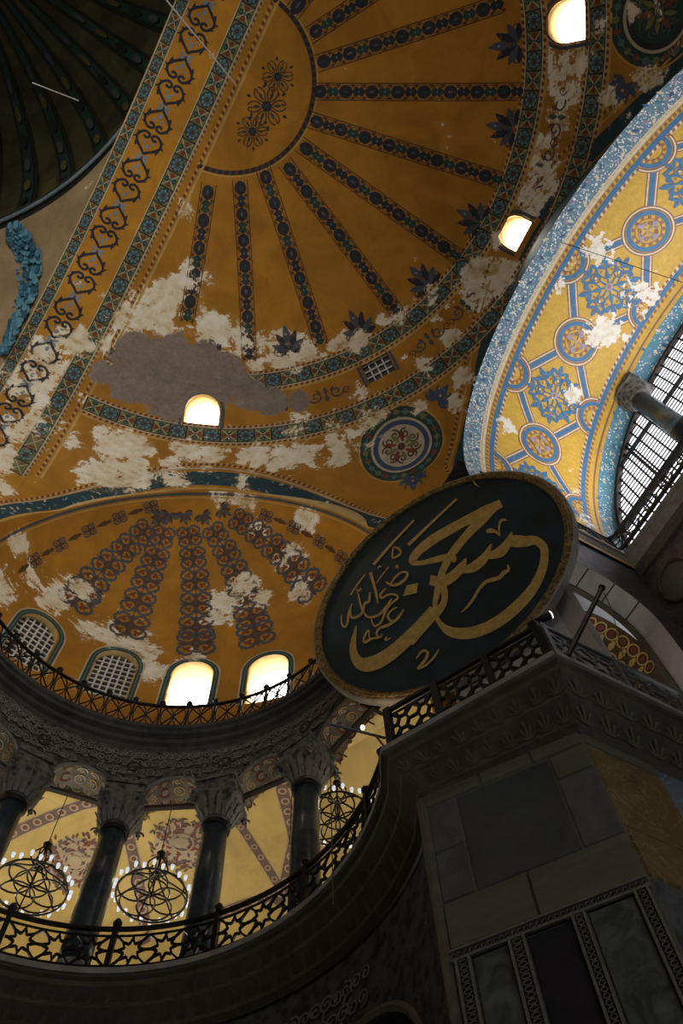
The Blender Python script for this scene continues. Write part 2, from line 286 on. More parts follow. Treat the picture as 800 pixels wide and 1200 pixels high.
CALLIG = [[[[2.372,1.428,2.363,1.053],[2.319,1.441,2.31,1.054],[2.265,1.455,2.257,1.055],[2.212,1.469,2.203,1.055],[2.158,1.485,2.147,1.056],[2.105,1.506,2.092,1.053],[2.051,1.529,2.038,1.05],[1.995,1.553,1.982,1.047],[1.932,1.571,1.924,1.05],[1.862,1.583,1.859,1.057],[1.789,1.589,1.787,1.069],[1.716,1.594,1.712,1.085],[1.648,1.6,1.636,1.104],[1.59,1.607,1.568,1.129],[1.533,1.617,1.51,1.157],[1.46,1.629,1.449,1.184],[1.363,1.643,1.364,1.206],[1.232,1.661,1.241,1.223],[1.078,1.682,1.093,1.236],[0.915,1.702,0.935,1.247],[0.76,1.718,0.786,1.256],[0.614,1.729,0.644,1.264],[0.468,1.737,0.504,1.27],[0.327,1.74,0.372,1.272],[0.194,1.732,0.253,1.268],[0.074,1.712,0.145,1.258],[-0.036,1.681,0.045,1.242],[-0.134,1.644,-0.045,1.223],[-0.22,1.607,-0.123,1.201],[-0.294,1.57,-0.186,1.177],[-0.357,1.528,-0.234,1.15],[-0.408,1.484,-0.273,1.123],[-0.449,1.439,-0.305,1.098],[-0.484,1.392,-0.33,1.077],[-0.516,1.331,-0.341,1.071],[-0.539,1.227,-0.339,1.104],[-0.524,1.096,-0.346,1.152],[-0.484,1.003,-0.353,1.149],[-0.435,0.934,-0.344,1.111],[-0.377,0.874,-0.318,1.059],[-0.309,0.816,-0.273,1.005],[-0.225,0.755,-0.201,0.953],[-0.128,0.689,-0.107,0.904],[-0.028,0.623,-0.006,0.856],[0.064,0.564,0.088,0.812],[0.149,0.512,0.171,0.772],[0.23,0.466,0.254,0.737],[0.302,0.421,0.335,0.7],[0.363,0.375,0.412,0.656],[0.416,0.318,0.486,0.609],[0.463,0.257,0.556,0.559],[0.496,0.206,0.62,0.497],[0.51,0.189,0.675,0.406],[0.513,0.222,0.704,0.274],[0.53,0.228,0.689,0.172],[0.548,0.178,0.66,0.129],[0.568,0.119,0.637,0.094]],[[2.222,1.384,2.249,1.118],[2.094,1.387,2.13,1.051],[1.964,1.394,2.01,0.982],[1.834,1.393,1.895,0.919],[1.708,1.37,1.787,0.864],[1.592,1.319,1.684,0.824],[1.487,1.249,1.581,0.793],[1.387,1.172,1.477,0.761],[1.286,1.101,1.372,0.721],[1.178,1.036,1.263,0.67],[1.067,0.971,1.154,0.614],[0.958,0.906,1.048,0.555],[0.857,0.842,0.95,0.498],[0.765,0.782,0.861,0.444],[0.68,0.723,0.779,0.393],[0.597,0.661,0.703,0.34],[0.516,0.591,0.628,0.283],[0.436,0.512,0.553,0.218],[0.359,0.427,0.479,0.149],[0.287,0.339,0.408,0.077],[0.219,0.25,0.345,0.003],[0.158,0.163,0.289,-0.072],[0.103,0.075,0.24,-0.15],[0.052,-0.012,0.194,-0.231],[0.004,-0.101,0.148,-0.314],[-0.042,-0.191,0.105,-0.396],[-0.084,-0.281,0.064,-0.478],[-0.124,-0.374,0.023,-0.565],[-0.164,-0.47,-0.022,-0.655],[-0.206,-0.575,-0.075,-0.749],[-0.25,-0.688,-0.13,-0.843],[-0.293,-0.806,-0.181,-0.936],[-0.328,-0.922,-0.221,-1.029],[-0.356,-1.033,-0.252,-1.122],[-0.378,-1.144,-0.276,-1.216],[-0.393,-1.255,-0.291,-1.31],[-0.402,-1.367,-0.296,-1.404],[-0.402,-1.48,-0.291,-1.498],[-0.396,-1.595,-0.276,-1.592],[-0.383,-1.709,-0.254,-1.684],[-0.363,-1.823,-0.225,-1.773],[-0.341,-1.936,-0.189,-1.86],[-0.312,-2.055,-0.148,-1.938],[-0.269,-2.18,-0.104,-2.006],[-0.207,-2.302,-0.055,-2.067],[-0.129,-2.414,0.006,-2.134],[-0.04,-2.518,0.079,-2.206],[0.056,-2.611,0.159,-2.274],[0.154,-2.691,0.236,-2.331],[0.253,-2.753,0.312,-2.376],[0.353,-2.8,0.393,-2.415],[0.453,-2.836,0.478,-2.448],[0.553,-2.864,0.566,-2.475],[0.654,-2.887,0.656,-2.496],[0.758,-2.902,0.747,-2.51],[0.863,-2.91,0.841,-2.517],[0.969,-2.91,0.937,-2.518],[1.079,-2.903,1.037,-2.511],[1.192,-2.888,1.141,-2.497],[1.304,-2.867,1.246,-2.477],[1.414,-2.839,1.349,-2.453],[1.522,-2.805,1.451,-2.424],[1.63,-2.763,1.554,-2.391],[1.735,-2.716,1.653,-2.354],[1.835,-2.664,1.747,-2.313],[1.927,-2.608,1.835,-2.27],[2.015,-2.548,1.916,-2.224],[2.1,-2.481,1.995,-2.173],[2.184,-2.407,2.072,-2.114],[2.268,-2.324,2.15,-2.044],[2.352,-2.232,2.228,-1.966],[2.431,-2.135,2.302,-1.882],[2.504,-2.035,2.367,-1.8],[2.568,-1.93,2.423,-1.716],[2.624,-1.82,2.474,-1.628],[2.672,-1.713,2.518,-1.54],[2.712,-1.613,2.554,-1.456],[2.746,-1.52,2.579,-1.383],[2.774,-1.426,2.595,-1.322],[2.793,-1.324,2.601,-1.273],[2.8,-1.212,2.602,-1.227],[2.791,-1.094,2.596,-1.168],[2.77,-0.976,2.582,-1.098],[2.738,-0.862,2.561,-1.033],[2.694,-0.754,2.542,-0.994],[2.632,-0.667,2.524,-0.98],[2.569,-0.611,2.49,-0.967],[2.52,-0.573,2.437,-0.948],[2.484,-0.538,2.375,-0.915],[2.448,-0.492,2.317,-0.874],[2.408,-0.438,2.265,-0.834],[2.368,-0.384,2.215,-0.794],[2.328,-0.337,2.171,-0.752],[2.292,-0.3,2.132,-0.707],[2.257,-0.27,2.099,-0.66],[2.221,-0.24,2.07,-0.613],[2.184,-0.208,2.04,-0.568]],[[-0.236,-0.149,-0.104,0.158],[-0.174,-0.24,-0.031,0.073],[-0.108,-0.341,0.037,-0.009],[-0.027,-0.447,0.091,-0.067],[0.073,-0.534,0.135,-0.101],[0.18,-0.579,0.188,-0.125],[0.281,-0.593,0.256,-0.145],[0.376,-0.589,0.331,-0.156],[0.465,-0.573,0.403,-0.158],[0.549,-0.548,0.467,-0.148],[0.63,-0.51,0.53,-0.125],[0.702,-0.461,0.593,-0.097],[0.766,-0.399,0.654,-0.073],[0.82,-0.319,0.713,-0.056],[0.86,-0.226,0.773,-0.037],[0.892,-0.133,0.836,-0.012],[0.926,-0.042,0.901,0.013]],[[0.612,-0.404,0.661,-0.19],[0.664,-0.461,0.721,-0.223],[0.718,-0.522,0.78,-0.257],[0.777,-0.581,0.832,-0.283],[0.841,-0.631,0.877,-0.297],[0.905,-0.666,0.92,-0.302],[0.967,-0.689,0.961,-0.301],[1.031,-0.701,1.003,-0.297],[1.096,-0.699,1.052,-0.29],[1.163,-0.688,1.108,-0.282],[1.235,-0.666,1.166,-0.272],[1.312,-0.626,1.226,-0.259],[1.389,-0.56,1.289,-0.24],[1.462,-0.464,1.363,-0.207],[1.529,-0.347,1.449,-0.159],[1.593,-0.223,1.542,-0.103],[1.657,-0.103,1.635,-0.048]],[[1.344,-0.467,1.404,-0.225],[1.392,-0.516,1.458,-0.258],[1.442,-0.567,1.511,-0.291],[1.495,-0.618,1.559,-0.318],[1.549,-0.661,1.603,-0.335],[1.599,-0.698,1.642,-0.343],[1.651,-0.731,1.676,-0.343],[1.711,-0.751,1.702,-0.338],[1.776,-0.751,1.734,-0.332],[1.842,-0.731,1.777,-0.322],[1.91,-0.696,1.827,-0.308],[1.977,-0.643,1.881,-0.289],[2.043,-0.572,1.936,-0.267],[2.101,-0.478,1.996,-0.235],[2.152,-0.368,2.065,-0.19],[2.197,-0.255,2.139,-0.136],[2.243,-0.146,2.213,-0.083]],[[-0.053,-0.293,0.195,-0.371],[-0.044,-0.416,0.184,-0.484],[-0.034,-0.537,0.173,-0.601],[-0.027,-0.644,0.161,-0.72],[-0.028,-0.733,0.144,-0.831],[-0.036,-0.809,0.125,-0.925],[-0.048,-0.871,0.102,-1.011],[-0.066,-0.921,0.072,-1.093],[-0.093,-0.967,0.03,-1.17],[-0.133,-1.01,-0.021,-1.24],[-0.186,-1.049,-0.08,-1.304],[-0.247,-1.083,-0.144,-1.362],[-0.311,-1.115,-0.212,-1.413],[-0.379,-1.141,-0.288,-1.457],[-0.456,-1.163,-0.367,-1.494],[-0.539,-1.186,-0.445,-1.526],[-0.624,-1.215,-0.52,-1.561],[-0.706,-1.251,-0.595,-1.598],[-0.788,-1.29,-0.672,-1.637],[-0.868,-1.329,-0.75,-1.678],[-0.948,-1.367,-0.828,-1.719],[-1.028,-1.402,-0.905,-1.761],[-1.109,-1.436,-0.982,-1.804],[-1.19,-1.47,-1.058,-1.846],[-1.27,-1.505,-1.134,-1.889]],[[-0.398,-0.933,-0.257,-1.383],[-0.53,-0.999,-0.385,-1.45],[-0.662,-1.066,-0.514,-1.518],[-0.791,-1.129,-0.642,-1.583],[-0.913,-1.185,-0.765,-1.644],[-1.027,-1.233,-0.88,-1.698],[-1.137,-1.275,-0.989,-1.747],[-1.243,-1.312,-1.096,-1.791],[-1.35,-1.347,-1.203,-1.833],[-1.458,-1.38,-1.31,-1.873],[-1.564,-1.41,-1.417,-1.91],[-1.666,-1.434,-1.526,-1.943],[-1.765,-1.45,-1.635,-1.968],[-1.863,-1.459,-1.743,-1.985],[-1.96,-1.461,-1.851,-1.995],[-2.052,-1.456,-1.959,-1.997],[-2.136,-1.445,-2.064,-1.989],[-2.213,-1.425,-2.168,-1.97],[-2.285,-1.399,-2.269,-1.939],[-2.347,-1.372,-2.368,-1.896],[-2.394,-1.347,-2.461,-1.836],[-2.425,-1.332,-2.548,-1.756],[-2.446,-1.326,-2.626,-1.655],[-2.464,-1.318,-2.691,-1.537],[-2.487,-1.294,-2.741,-1.41],[-2.516,-1.239,-2.775,-1.276],[-2.546,-1.158,-2.796,-1.14],[-2.571,-1.064,-2.806,-1.003],[-2.588,-0.972,-2.805,-0.871],[-2.592,-0.883,-2.792,-0.75],[-2.586,-0.788,-2.768,-0.638],[-2.571,-0.684,-2.736,-0.531],[-2.553,-0.569,-2.697,-0.424],[-2.53,-0.441,-2.647,-0.314],[-2.501,-0.303,-2.587,-0.203],[-2.468,-0.158,-2.524,-0.093],[-2.436,-0.013,-2.462,0.018]],[[1.75,-1.124,1.786,-1.143],[1.737,-1.176,1.781,-1.197],[1.726,-1.229,1.777,-1.255],[1.715,-1.266,1.768,-1.316],[1.704,-1.278,1.743,-1.372],[1.69,-1.275,1.701,-1.399],[1.66,-1.264,1.658,-1.403],[1.62,-1.249,1.621,-1.402],[1.574,-1.246,1.595,-1.406],[1.532,-1.266,1.576,-1.416],[1.503,-1.293,1.55,-1.435],[1.48,-1.314,1.515,-1.456],[1.459,-1.322,1.471,-1.468],[1.431,-1.317,1.425,-1.464],[1.395,-1.302,1.38,-1.452],[1.354,-1.281,1.336,-1.436],[1.311,-1.263,1.291,-1.418],[1.268,-1.244,1.244,-1.393],[1.22,-1.22,1.199,-1.363],[1.165,-1.2,1.157,-1.339],[1.105,-1.196,1.115,-1.329],[1.045,-1.211,1.068,-1.336],[0.986,-1.24,1.016,-1.355],[0.928,-1.276,0.96,-1.384],[0.87,-1.317,0.905,-1.418],[0.812,-1.364,0.85,-1.459],[0.755,-1.418,0.795,-1.51],[0.7,-1.472,0.738,-1.564],[0.647,-1.519,0.683,-1.611],[0.596,-1.559,0.629,-1.65],[0.547,-1.595,0.578,-1.685],[0.499,-1.628,0.527,-1.715],[0.451,-1.658,0.475,-1.74],[0.404,-1.685,0.422,-1.758],[0.357,-1.71,0.37,-1.769],[0.309,-1.734,0.319,-1.777],[0.261,-1.759,0.267,-1.786]],[[1.672,0.441,1.691,0.553],[1.698,0.413,1.719,0.549],[1.723,0.385,1.75,0.546],[1.743,0.36,1.784,0.535],[1.762,0.338,1.819,0.508],[1.786,0.314,1.849,0.467],[1.813,0.289,1.878,0.416],[1.839,0.263,1.903,0.356],[1.861,0.231,1.923,0.29],[1.878,0.189,1.936,0.219],[1.892,0.133,1.942,0.149],[1.906,0.069,1.944,0.081],[1.92,0.006,1.948,0.015]],[[1.948,0.002,1.92,0.02],[1.965,0.077,1.933,0.096],[1.981,0.151,1.944,0.175],[1.998,0.222,1.958,0.255],[2.021,0.287,1.979,0.333],[2.052,0.355,2.008,0.414],[2.088,0.423,2.042,0.497],[2.124,0.476,2.082,0.57],[2.151,0.502,2.13,0.616],[2.168,0.503,2.182,0.612],[2.195,0.486,2.223,0.571],[2.23,0.454,2.255,0.522],[2.267,0.424,2.286,0.482]],[[1.363,2.623,1.379,2.519],[1.147,2.547,1.165,2.44],[0.933,2.472,0.952,2.362],[0.717,2.396,0.738,2.282],[0.498,2.318,0.522,2.198],[0.273,2.238,0.3,2.108],[0.045,2.156,0.076,2.014],[-0.184,2.073,-0.149,1.918],[-0.412,1.991,-0.373,1.824]],[[0.002,2.876,0.023,2.788],[-0.211,2.779,-0.187,2.681],[-0.426,2.682,-0.399,2.576],[-0.636,2.585,-0.606,2.471],[-0.837,2.486,-0.802,2.365],[-1.023,2.384,-0.986,2.26],[-1.2,2.281,-1.159,2.153],[-1.371,2.177,-1.328,2.047],[-1.543,2.075,-1.499,1.942]],[[-0.801,2.219,-0.781,2.248],[-0.775,2.155,-0.748,2.195],[-0.749,2.09,-0.713,2.142],[-0.727,2.032,-0.679,2.083],[-0.712,1.982,-0.653,2.018],[-0.7,1.932,-0.635,1.948],[-0.689,1.88,-0.624,1.876],[-0.685,1.84,-0.624,1.804],[-0.688,1.817,-0.639,1.741],[-0.705,1.797,-0.674,1.703],[-0.74,1.782,-0.717,1.683],[-0.781,1.774,-0.764,1.673],[-0.817,1.774,-0.806,1.672],[-0.848,1.78,-0.845,1.68],[-0.879,1.793,-0.886,1.697],[-0.899,1.809,-0.925,1.73],[-0.902,1.809,-0.957,1.796],[-0.901,1.83,-0.958,1.872],[-0.891,1.883,-0.943,1.939],[-0.874,1.947,-0.922,2.004],[-0.857,2.008,-0.902,2.063],[-0.842,2.063,-0.882,2.115],[-0.826,2.117,-0.859,2.164],[-0.808,2.172,-0.835,2.211],[-0.79,2.228,-0.812,2.259]],[[-1.723,1.781,-1.632,1.74],[-1.719,1.628,-1.631,1.589],[-1.715,1.476,-1.63,1.438],[-1.712,1.328,-1.63,1.291],[-1.71,1.19,-1.631,1.153],[-1.71,1.063,-1.632,1.024],[-1.712,0.943,-1.634,0.903],[-1.714,0.829,-1.637,0.788],[-1.715,0.719,-1.642,0.679],[-1.715,0.615,-1.651,0.579],[-1.714,0.517,-1.662,0.486],[-1.714,0.42,-1.674,0.396],[-1.713,0.323,-1.685,0.307]],[[-1.861,0.985,-1.815,0.938],[-1.888,0.891,-1.836,0.84],[-1.914,0.793,-1.857,0.736],[-1.939,0.71,-1.88,0.641],[-1.962,0.663,-1.91,0.569],[-1.975,0.659,-1.958,0.547],[-1.998,0.675,-2.004,0.57],[-2.041,0.7,-2.028,0.589],[-2.088,0.685,-2.04,0.586],[-2.122,0.623,-2.064,0.546],[-2.15,0.542,-2.092,0.477],[-2.171,0.45,-2.113,0.4],[-2.179,0.358,-2.121,0.328],[-2.173,0.267,-2.115,0.258],[-2.156,0.172,-2.099,0.183],[-2.127,0.08,-2.076,0.116],[-2.085,-0.002,-2.048,0.065],[-2.029,-0.065,-2.009,0.022],[-1.964,-0.114,-1.956,-0.017],[-1.897,-0.149,-1.898,-0.048],[-1.834,-0.17,-1.842,-0.068],[-1.776,-0.18,-1.793,-0.075],[-1.72,-0.177,-1.746,-0.072],[-1.663,-0.16,-1.695,-0.057],[-1.599,-0.129,-1.635,-0.03],[-1.526,-0.079,-1.564,0.013],[-1.447,-0.011,-1.483,0.073],[-1.365,0.063,-1.398,0.139],[-1.285,0.134,-1.314,0.203]],[[-2.193,1.195,-2.153,1.17],[-2.201,1.09,-2.156,1.062],[-2.209,0.985,-2.158,0.954],[-2.216,0.881,-2.16,0.848],[-2.221,0.777,-2.161,0.748],[-2.219,0.668,-2.157,0.644],[-2.213,0.559,-2.148,0.535],[-2.211,0.469,-2.145,0.43],[-2.22,0.411,-2.156,0.341],[-2.24,0.379,-2.191,0.282],[-2.272,0.36,-2.237,0.254],[-2.312,0.352,-2.287,0.244],[-2.353,0.352,-2.334,0.244],[-2.396,0.359,-2.385,0.253],[-2.443,0.377,-2.443,0.273],[-2.481,0.401,-2.5,0.31],[-2.498,0.42,-2.55,0.378],[-2.506,0.457,-2.573,0.47],[-2.51,0.527,-2.576,0.563],[-2.507,0.608,-2.569,0.653],[-2.499,0.681,-2.557,0.734],[-2.486,0.74,-2.537,0.801],[-2.465,0.797,-2.51,0.858],[-2.441,0.854,-2.48,0.909],[-2.417,0.913,-2.452,0.961]],[[-2.462,0.932,-2.428,0.882],[-2.5,0.87,-2.462,0.812],[-2.539,0.808,-2.497,0.744],[-2.577,0.743,-2.529,0.676],[-2.611,0.673,-2.556,0.607],[-2.638,0.593,-2.578,0.531],[-2.659,0.509,-2.595,0.447],[-2.678,0.432,-2.613,0.364],[-2.698,0.372,-2.635,0.294],[-2.722,0.323,-2.664,0.238],[-2.747,0.28,-2.697,0.193],[-2.77,0.254,-2.731,0.162],[-2.78,0.247,-2.771,0.157],[-2.782,0.25,-2.813,0.196],[-2.796,0.276,-2.842,0.256],[-2.81,0.324,-2.861,0.326],[-2.82,0.383,-2.869,0.404],[-2.82,0.459,-2.866,0.49],[-2.813,0.554,-2.853,0.586],[-2.803,0.658,-2.838,0.686],[-2.793,0.76,-2.823,0.784]],[[-2.402,1.318,-2.423,1.363],[-2.332,1.378,-2.355,1.429],[-2.261,1.44,-2.286,1.495],[-2.19,1.501,-2.216,1.561],[-2.117,1.562,-2.144,1.625],[-2.043,1.623,-2.068,1.684],[-1.968,1.684,-1.991,1.742],[-1.891,1.745,-1.912,1.798],[-1.815,1.807,-1.834,1.855]],[[-1.584,1.122,-1.6,1.16],[-1.525,1.169,-1.543,1.211],[-1.466,1.217,-1.485,1.263],[-1.407,1.264,-1.428,1.315],[-1.348,1.309,-1.368,1.363],[-1.288,1.352,-1.308,1.407],[-1.229,1.395,-1.247,1.447],[-1.169,1.437,-1.186,1.486],[-1.108,1.479,-1.125,1.526]],[[-2.188,1.198,-2.208,1.21],[-2.184,1.253,-2.208,1.267],[-2.18,1.313,-2.209,1.33],[-2.176,1.36,-2.209,1.384],[-2.177,1.37,-2.198,1.425],[-2.194,1.375,-2.163,1.386],[-2.184,1.332,-2.153,1.336],[-2.169,1.278,-2.143,1.292],[-2.141,1.236,-2.145,1.284],[-2.115,1.255,-2.139,1.296],[-2.096,1.295,-2.123,1.333],[-2.08,1.331,-2.105,1.372],[-2.078,1.341,-2.08,1.389],[-2.085,1.344,-2.058,1.343],[-2.081,1.305,-2.055,1.296],[-2.077,1.254,-2.054,1.246],[-2.073,1.207,-2.053,1.2]],[[-1.333,0.92,-1.289,0.96],[-1.306,0.852,-1.259,0.893],[-1.278,0.782,-1.231,0.825],[-1.246,0.709,-1.203,0.768],[-1.206,0.644,-1.174,0.724],[-1.158,0.592,-1.137,0.688],[-1.107,0.55,-1.095,0.658],[-1.052,0.517,-1.05,0.635],[-0.996,0.497,-1.004,0.62],[-0.935,0.49,-0.953,0.615],[-0.871,0.494,-0.896,0.619],[-0.81,0.508,-0.841,0.632],[-0.757,0.533,-0.797,0.651],[-0.713,0.572,-0.762,0.679],[-0.675,0.624,-0.73,0.717],[-0.648,0.686,-0.71,0.755],[-0.639,0.762,-0.705,0.773],[-0.663,0.842,-0.71,0.79],[-0.703,0.905,-0.733,0.83],[-0.753,0.956,-0.768,0.87],[-0.806,0.989,-0.806,0.896],[-0.863,0.999,-0.851,0.904],[-0.926,0.994,-0.907,0.899],[-0.988,0.978,-0.965,0.883],[-1.046,0.955,-1.018,0.863],[-1.098,0.923,-1.066,0.836],[-1.145,0.881,-1.111,0.8],[-1.189,0.836,-1.156,0.76],[-1.233,0.794,-1.203,0.722]],[[-1.386,0.734,-1.367,0.673],[-1.438,0.713,-1.416,0.643],[-1.494,0.692,-1.469,0.615],[-1.545,0.668,-1.513,0.586],[-1.585,0.634,-1.54,0.557],[-1.607,0.58,-1.551,0.525],[-1.614,0.515,-1.555,0.491],[-1.603,0.445,-1.553,0.467],[-1.566,0.382,-1.552,0.461],[-1.517,0.362,-1.528,0.454],[-1.462,0.363,-1.478,0.455],[-1.406,0.364,-1.418,0.456],[-1.358,0.353,-1.359,0.442],[-1.314,0.326,-1.304,0.409],[-1.267,0.288,-1.25,0.366],[-1.225,0.246,-1.201,0.317],[-1.195,0.207,-1.161,0.265],[-1.173,0.167,-1.13,0.206],[-1.158,0.126,-1.107,0.141],[-1.153,0.096,-1.098,0.07],[-1.156,0.082,-1.114,0.008],[-1.18,0.07,-1.156,-0.021],[-1.23,0.064,-1.211,-0.032],[-1.292,0.06,-1.269,-0.041],[-1.35,0.047,-1.322,-0.055],[-1.4,0.029,-1.369,-0.074],[-1.449,0.007,-1.414,-0.094],[-1.5,-0.024,-1.459,-0.122],[-1.553,-0.074,-1.506,-0.163],[-1.608,-0.154,-1.557,-0.233],[-1.661,-0.253,-1.611,-0.326],[-1.713,-0.345,-1.668,-0.419],[-1.762,-0.407,-1.726,-0.485],[-1.814,-0.436,-1.787,-0.52],[-1.869,-0.447,-1.852,-0.534],[-1.916,-0.44,-1.913,-0.526],[-1.941,-0.426,-1.971,-0.483],[-1.953,-0.394,-2.003,-0.398],[-1.964,-0.317,-2.012,-0.303],[-1.97,-0.221,-2.013,-0.207],[-1.979,-0.127,-2.017,-0.116]],[[-1.085,-0.483,-1.057,-0.548],[-1.152,-0.529,-1.119,-0.605],[-1.22,-0.578,-1.182,-0.665],[-1.283,-0.619,-1.244,-0.718],[-1.336,-0.644,-1.302,-0.754],[-1.377,-0.651,-1.355,-0.767],[-1.412,-0.648,-1.405,-0.762],[-1.438,-0.636,-1.452,-0.739],[-1.455,-0.621,-1.495,-0.696],[-1.471,-0.591,-1.53,-0.629],[-1.488,-0.537,-1.553,-0.55],[-1.501,-0.476,-1.567,-0.472],[-1.507,-0.431,-1.571,-0.405],[-1.505,-0.408,-1.564,-0.352],[-1.498,-0.389,-1.546,-0.315],[-1.484,-0.369,-1.523,-0.289],[-1.463,-0.35,-1.496,-0.268],[-1.434,-0.332,-1.464,-0.248],[-1.398,-0.317,-1.424,-0.23],[-1.361,-0.306,-1.383,-0.217],[-1.329,-0.3,-1.345,-0.212],[-1.304,-0.298,-1.311,-0.219],[-1.281,-0.301,-1.281,-0.235],[-1.256,-0.307,-1.255,-0.253],[-1.229,-0.312,-1.229,-0.27]],[[-1.332,-0.668,-1.313,-0.766],[-1.398,-0.667,-1.377,-0.774],[-1.464,-0.668,-1.442,-0.784],[-1.528,-0.666,-1.507,-0.79],[-1.589,-0.661,-1.575,-0.787],[-1.652,-0.647,-1.647,-0.768],[-1.72,-0.625,-1.717,-0.737],[-1.788,-0.605,-1.779,-0.711],[-1.849,-0.603,-1.826,-0.702],[-1.899,-0.623,-1.864,-0.713],[-1.939,-0.66,-1.895,-0.738],[-1.967,-0.706,-1.918,-0.769],[-1.983,-0.76,-1.929,-0.797],[-1.979,-0.828,-1.926,-0.828],[-1.959,-0.898,-1.912,-0.876],[-1.932,-0.96,-1.893,-0.919],[-1.897,-1.006,-1.884,-0.934],[-1.857,-1.01,-1.884,-0.934],[-1.832,-0.984,-1.866,-0.922],[-1.811,-0.953,-1.842,-0.899],[-1.792,-0.927,-1.818,-0.879]],[[-1.935,-0.914,-1.942,-0.99],[-1.984,-0.882,-1.991,-0.961],[-2.033,-0.848,-2.04,-0.932],[-2.085,-0.816,-2.087,-0.906],[-2.138,-0.792,-2.13,-0.889],[-2.194,-0.784,-2.175,-0.884],[-2.248,-0.789,-2.225,-0.889],[-2.29,-0.792,-2.274,-0.891],[-2.308,-0.788,-2.321,-0.874],[-2.307,-0.79,-2.359,-0.817],[-2.31,-0.776,-2.371,-0.754],[-2.309,-0.744,-2.366,-0.695],[-2.298,-0.704,-2.347,-0.642],[-2.265,-0.645,-2.309,-0.579],[-2.215,-0.572,-2.254,-0.505],[-2.166,-0.515,-2.199,-0.446],[-2.152,-0.497,-2.144,-0.433],[-2.161,-0.502,-2.117,-0.521],[-2.167,-0.586,-2.125,-0.613],[-2.178,-0.69,-2.139,-0.717],[-2.186,-0.787,-2.149,-0.811]],[[-1.72,-1.074,-1.699,-1.108],[-1.742,-1.097,-1.718,-1.138],[-1.769,-1.121,-1.74,-1.169],[-1.79,-1.149,-1.752,-1.191],[-1.784,-1.212,-1.759,-1.168],[-1.746,-1.236,-1.749,-1.17],[-1.703,-1.242,-1.71,-1.179],[-1.656,-1.245,-1.663,-1.187],[-1.612,-1.249,-1.618,-1.195]],[[-1.428,1.681,-1.446,1.728],[-1.405,1.693,-1.428,1.75],[-1.382,1.707,-1.408,1.774],[-1.363,1.715,-1.387,1.795],[-1.357,1.716,-1.36,1.8],[-1.361,1.721,-1.331,1.768],[-1.354,1.711,-1.32,1.728],[-1.343,1.684,-1.315,1.696],[-1.331,1.657,-1.31,1.668]],[[-0.93,1.218,-0.95,1.25],[-0.91,1.248,-0.933,1.284],[-0.89,1.282,-0.916,1.324],[-0.873,1.305,-0.898,1.358],[-0.879,1.31,-0.867,1.366],[-0.887,1.316,-0.847,1.311],[-0.886,1.276,-0.846,1.26],[-0.886,1.222,-0.847,1.206],[-0.886,1.172,-0.847,1.157]],[[-1.139,-2.405,-1.154,-2.372],[-1.086,-2.377,-1.106,-2.331],[-1.032,-2.345,-1.057,-2.286],[-0.982,-2.322,-1.007,-2.248],[-0.945,-2.316,-0.957,-2.23],[-0.916,-2.329,-0.905,-2.245],[-0.888,-2.355,-0.857,-2.283],[-0.869,-2.383,-0.819,-2.336],[-0.864,-2.396,-0.798,-2.405],[-0.868,-2.415,-0.806,-2.47],[-0.886,-2.454,-0.83,-2.525],[-0.914,-2.497,-0.863,-2.574],[-0.945,-2.535,-0.9,-2.618],[-0.982,-2.565,-0.944,-2.653],[-1.03,-2.592,-0.994,-2.683],[-1.078,-2.617,-1.043,-2.708],[-1.116,-2.637,-1.083,-2.728],[-1.147,-2.652,-1.117,-2.742],[-1.174,-2.663,-1.147,-2.749],[-1.199,-2.677,-1.156,-2.749],[-1.182,-2.758,-1.167,-2.685],[-1.147,-2.775,-1.145,-2.695],[-1.096,-2.791,-1.099,-2.71],[-1.034,-2.804,-1.043,-2.721],[-0.971,-2.805,-0.987,-2.722],[-0.906,-2.791,-0.928,-2.711],[-0.837,-2.768,-0.861,-2.691],[-0.769,-2.738,-0.794,-2.665],[-0.709,-2.705,-0.735,-2.639],[-0.66,-2.669,-0.686,-2.611],[-0.619,-2.627,-0.644,-2.579],[-0.583,-2.585,-0.603,-2.545],[-0.545,-2.544,-0.561,-2.512]]],[[-0.807,0.343],[-0.488,0.168],[-0.614,-0.178],[-0.987,0.019]]]
CABLE1 = [(.22, -.05, 37.25), (-1.15, -.57, 35.55), (-2.42, -1.05, 34.0), (-3.14, -1.32, 32.5), (-9, -3.6, 24.0)]
CABLE2 = [(-4.57, 3.28, 37.0), (-5.67, 3.41, 35.0)]
CABLE3 = [(12.44, -.72, 31.0), (13.9, -1.0, 29.4), (15.62, -1.33, 28.0), (17.8, -1.75, 26.2)]

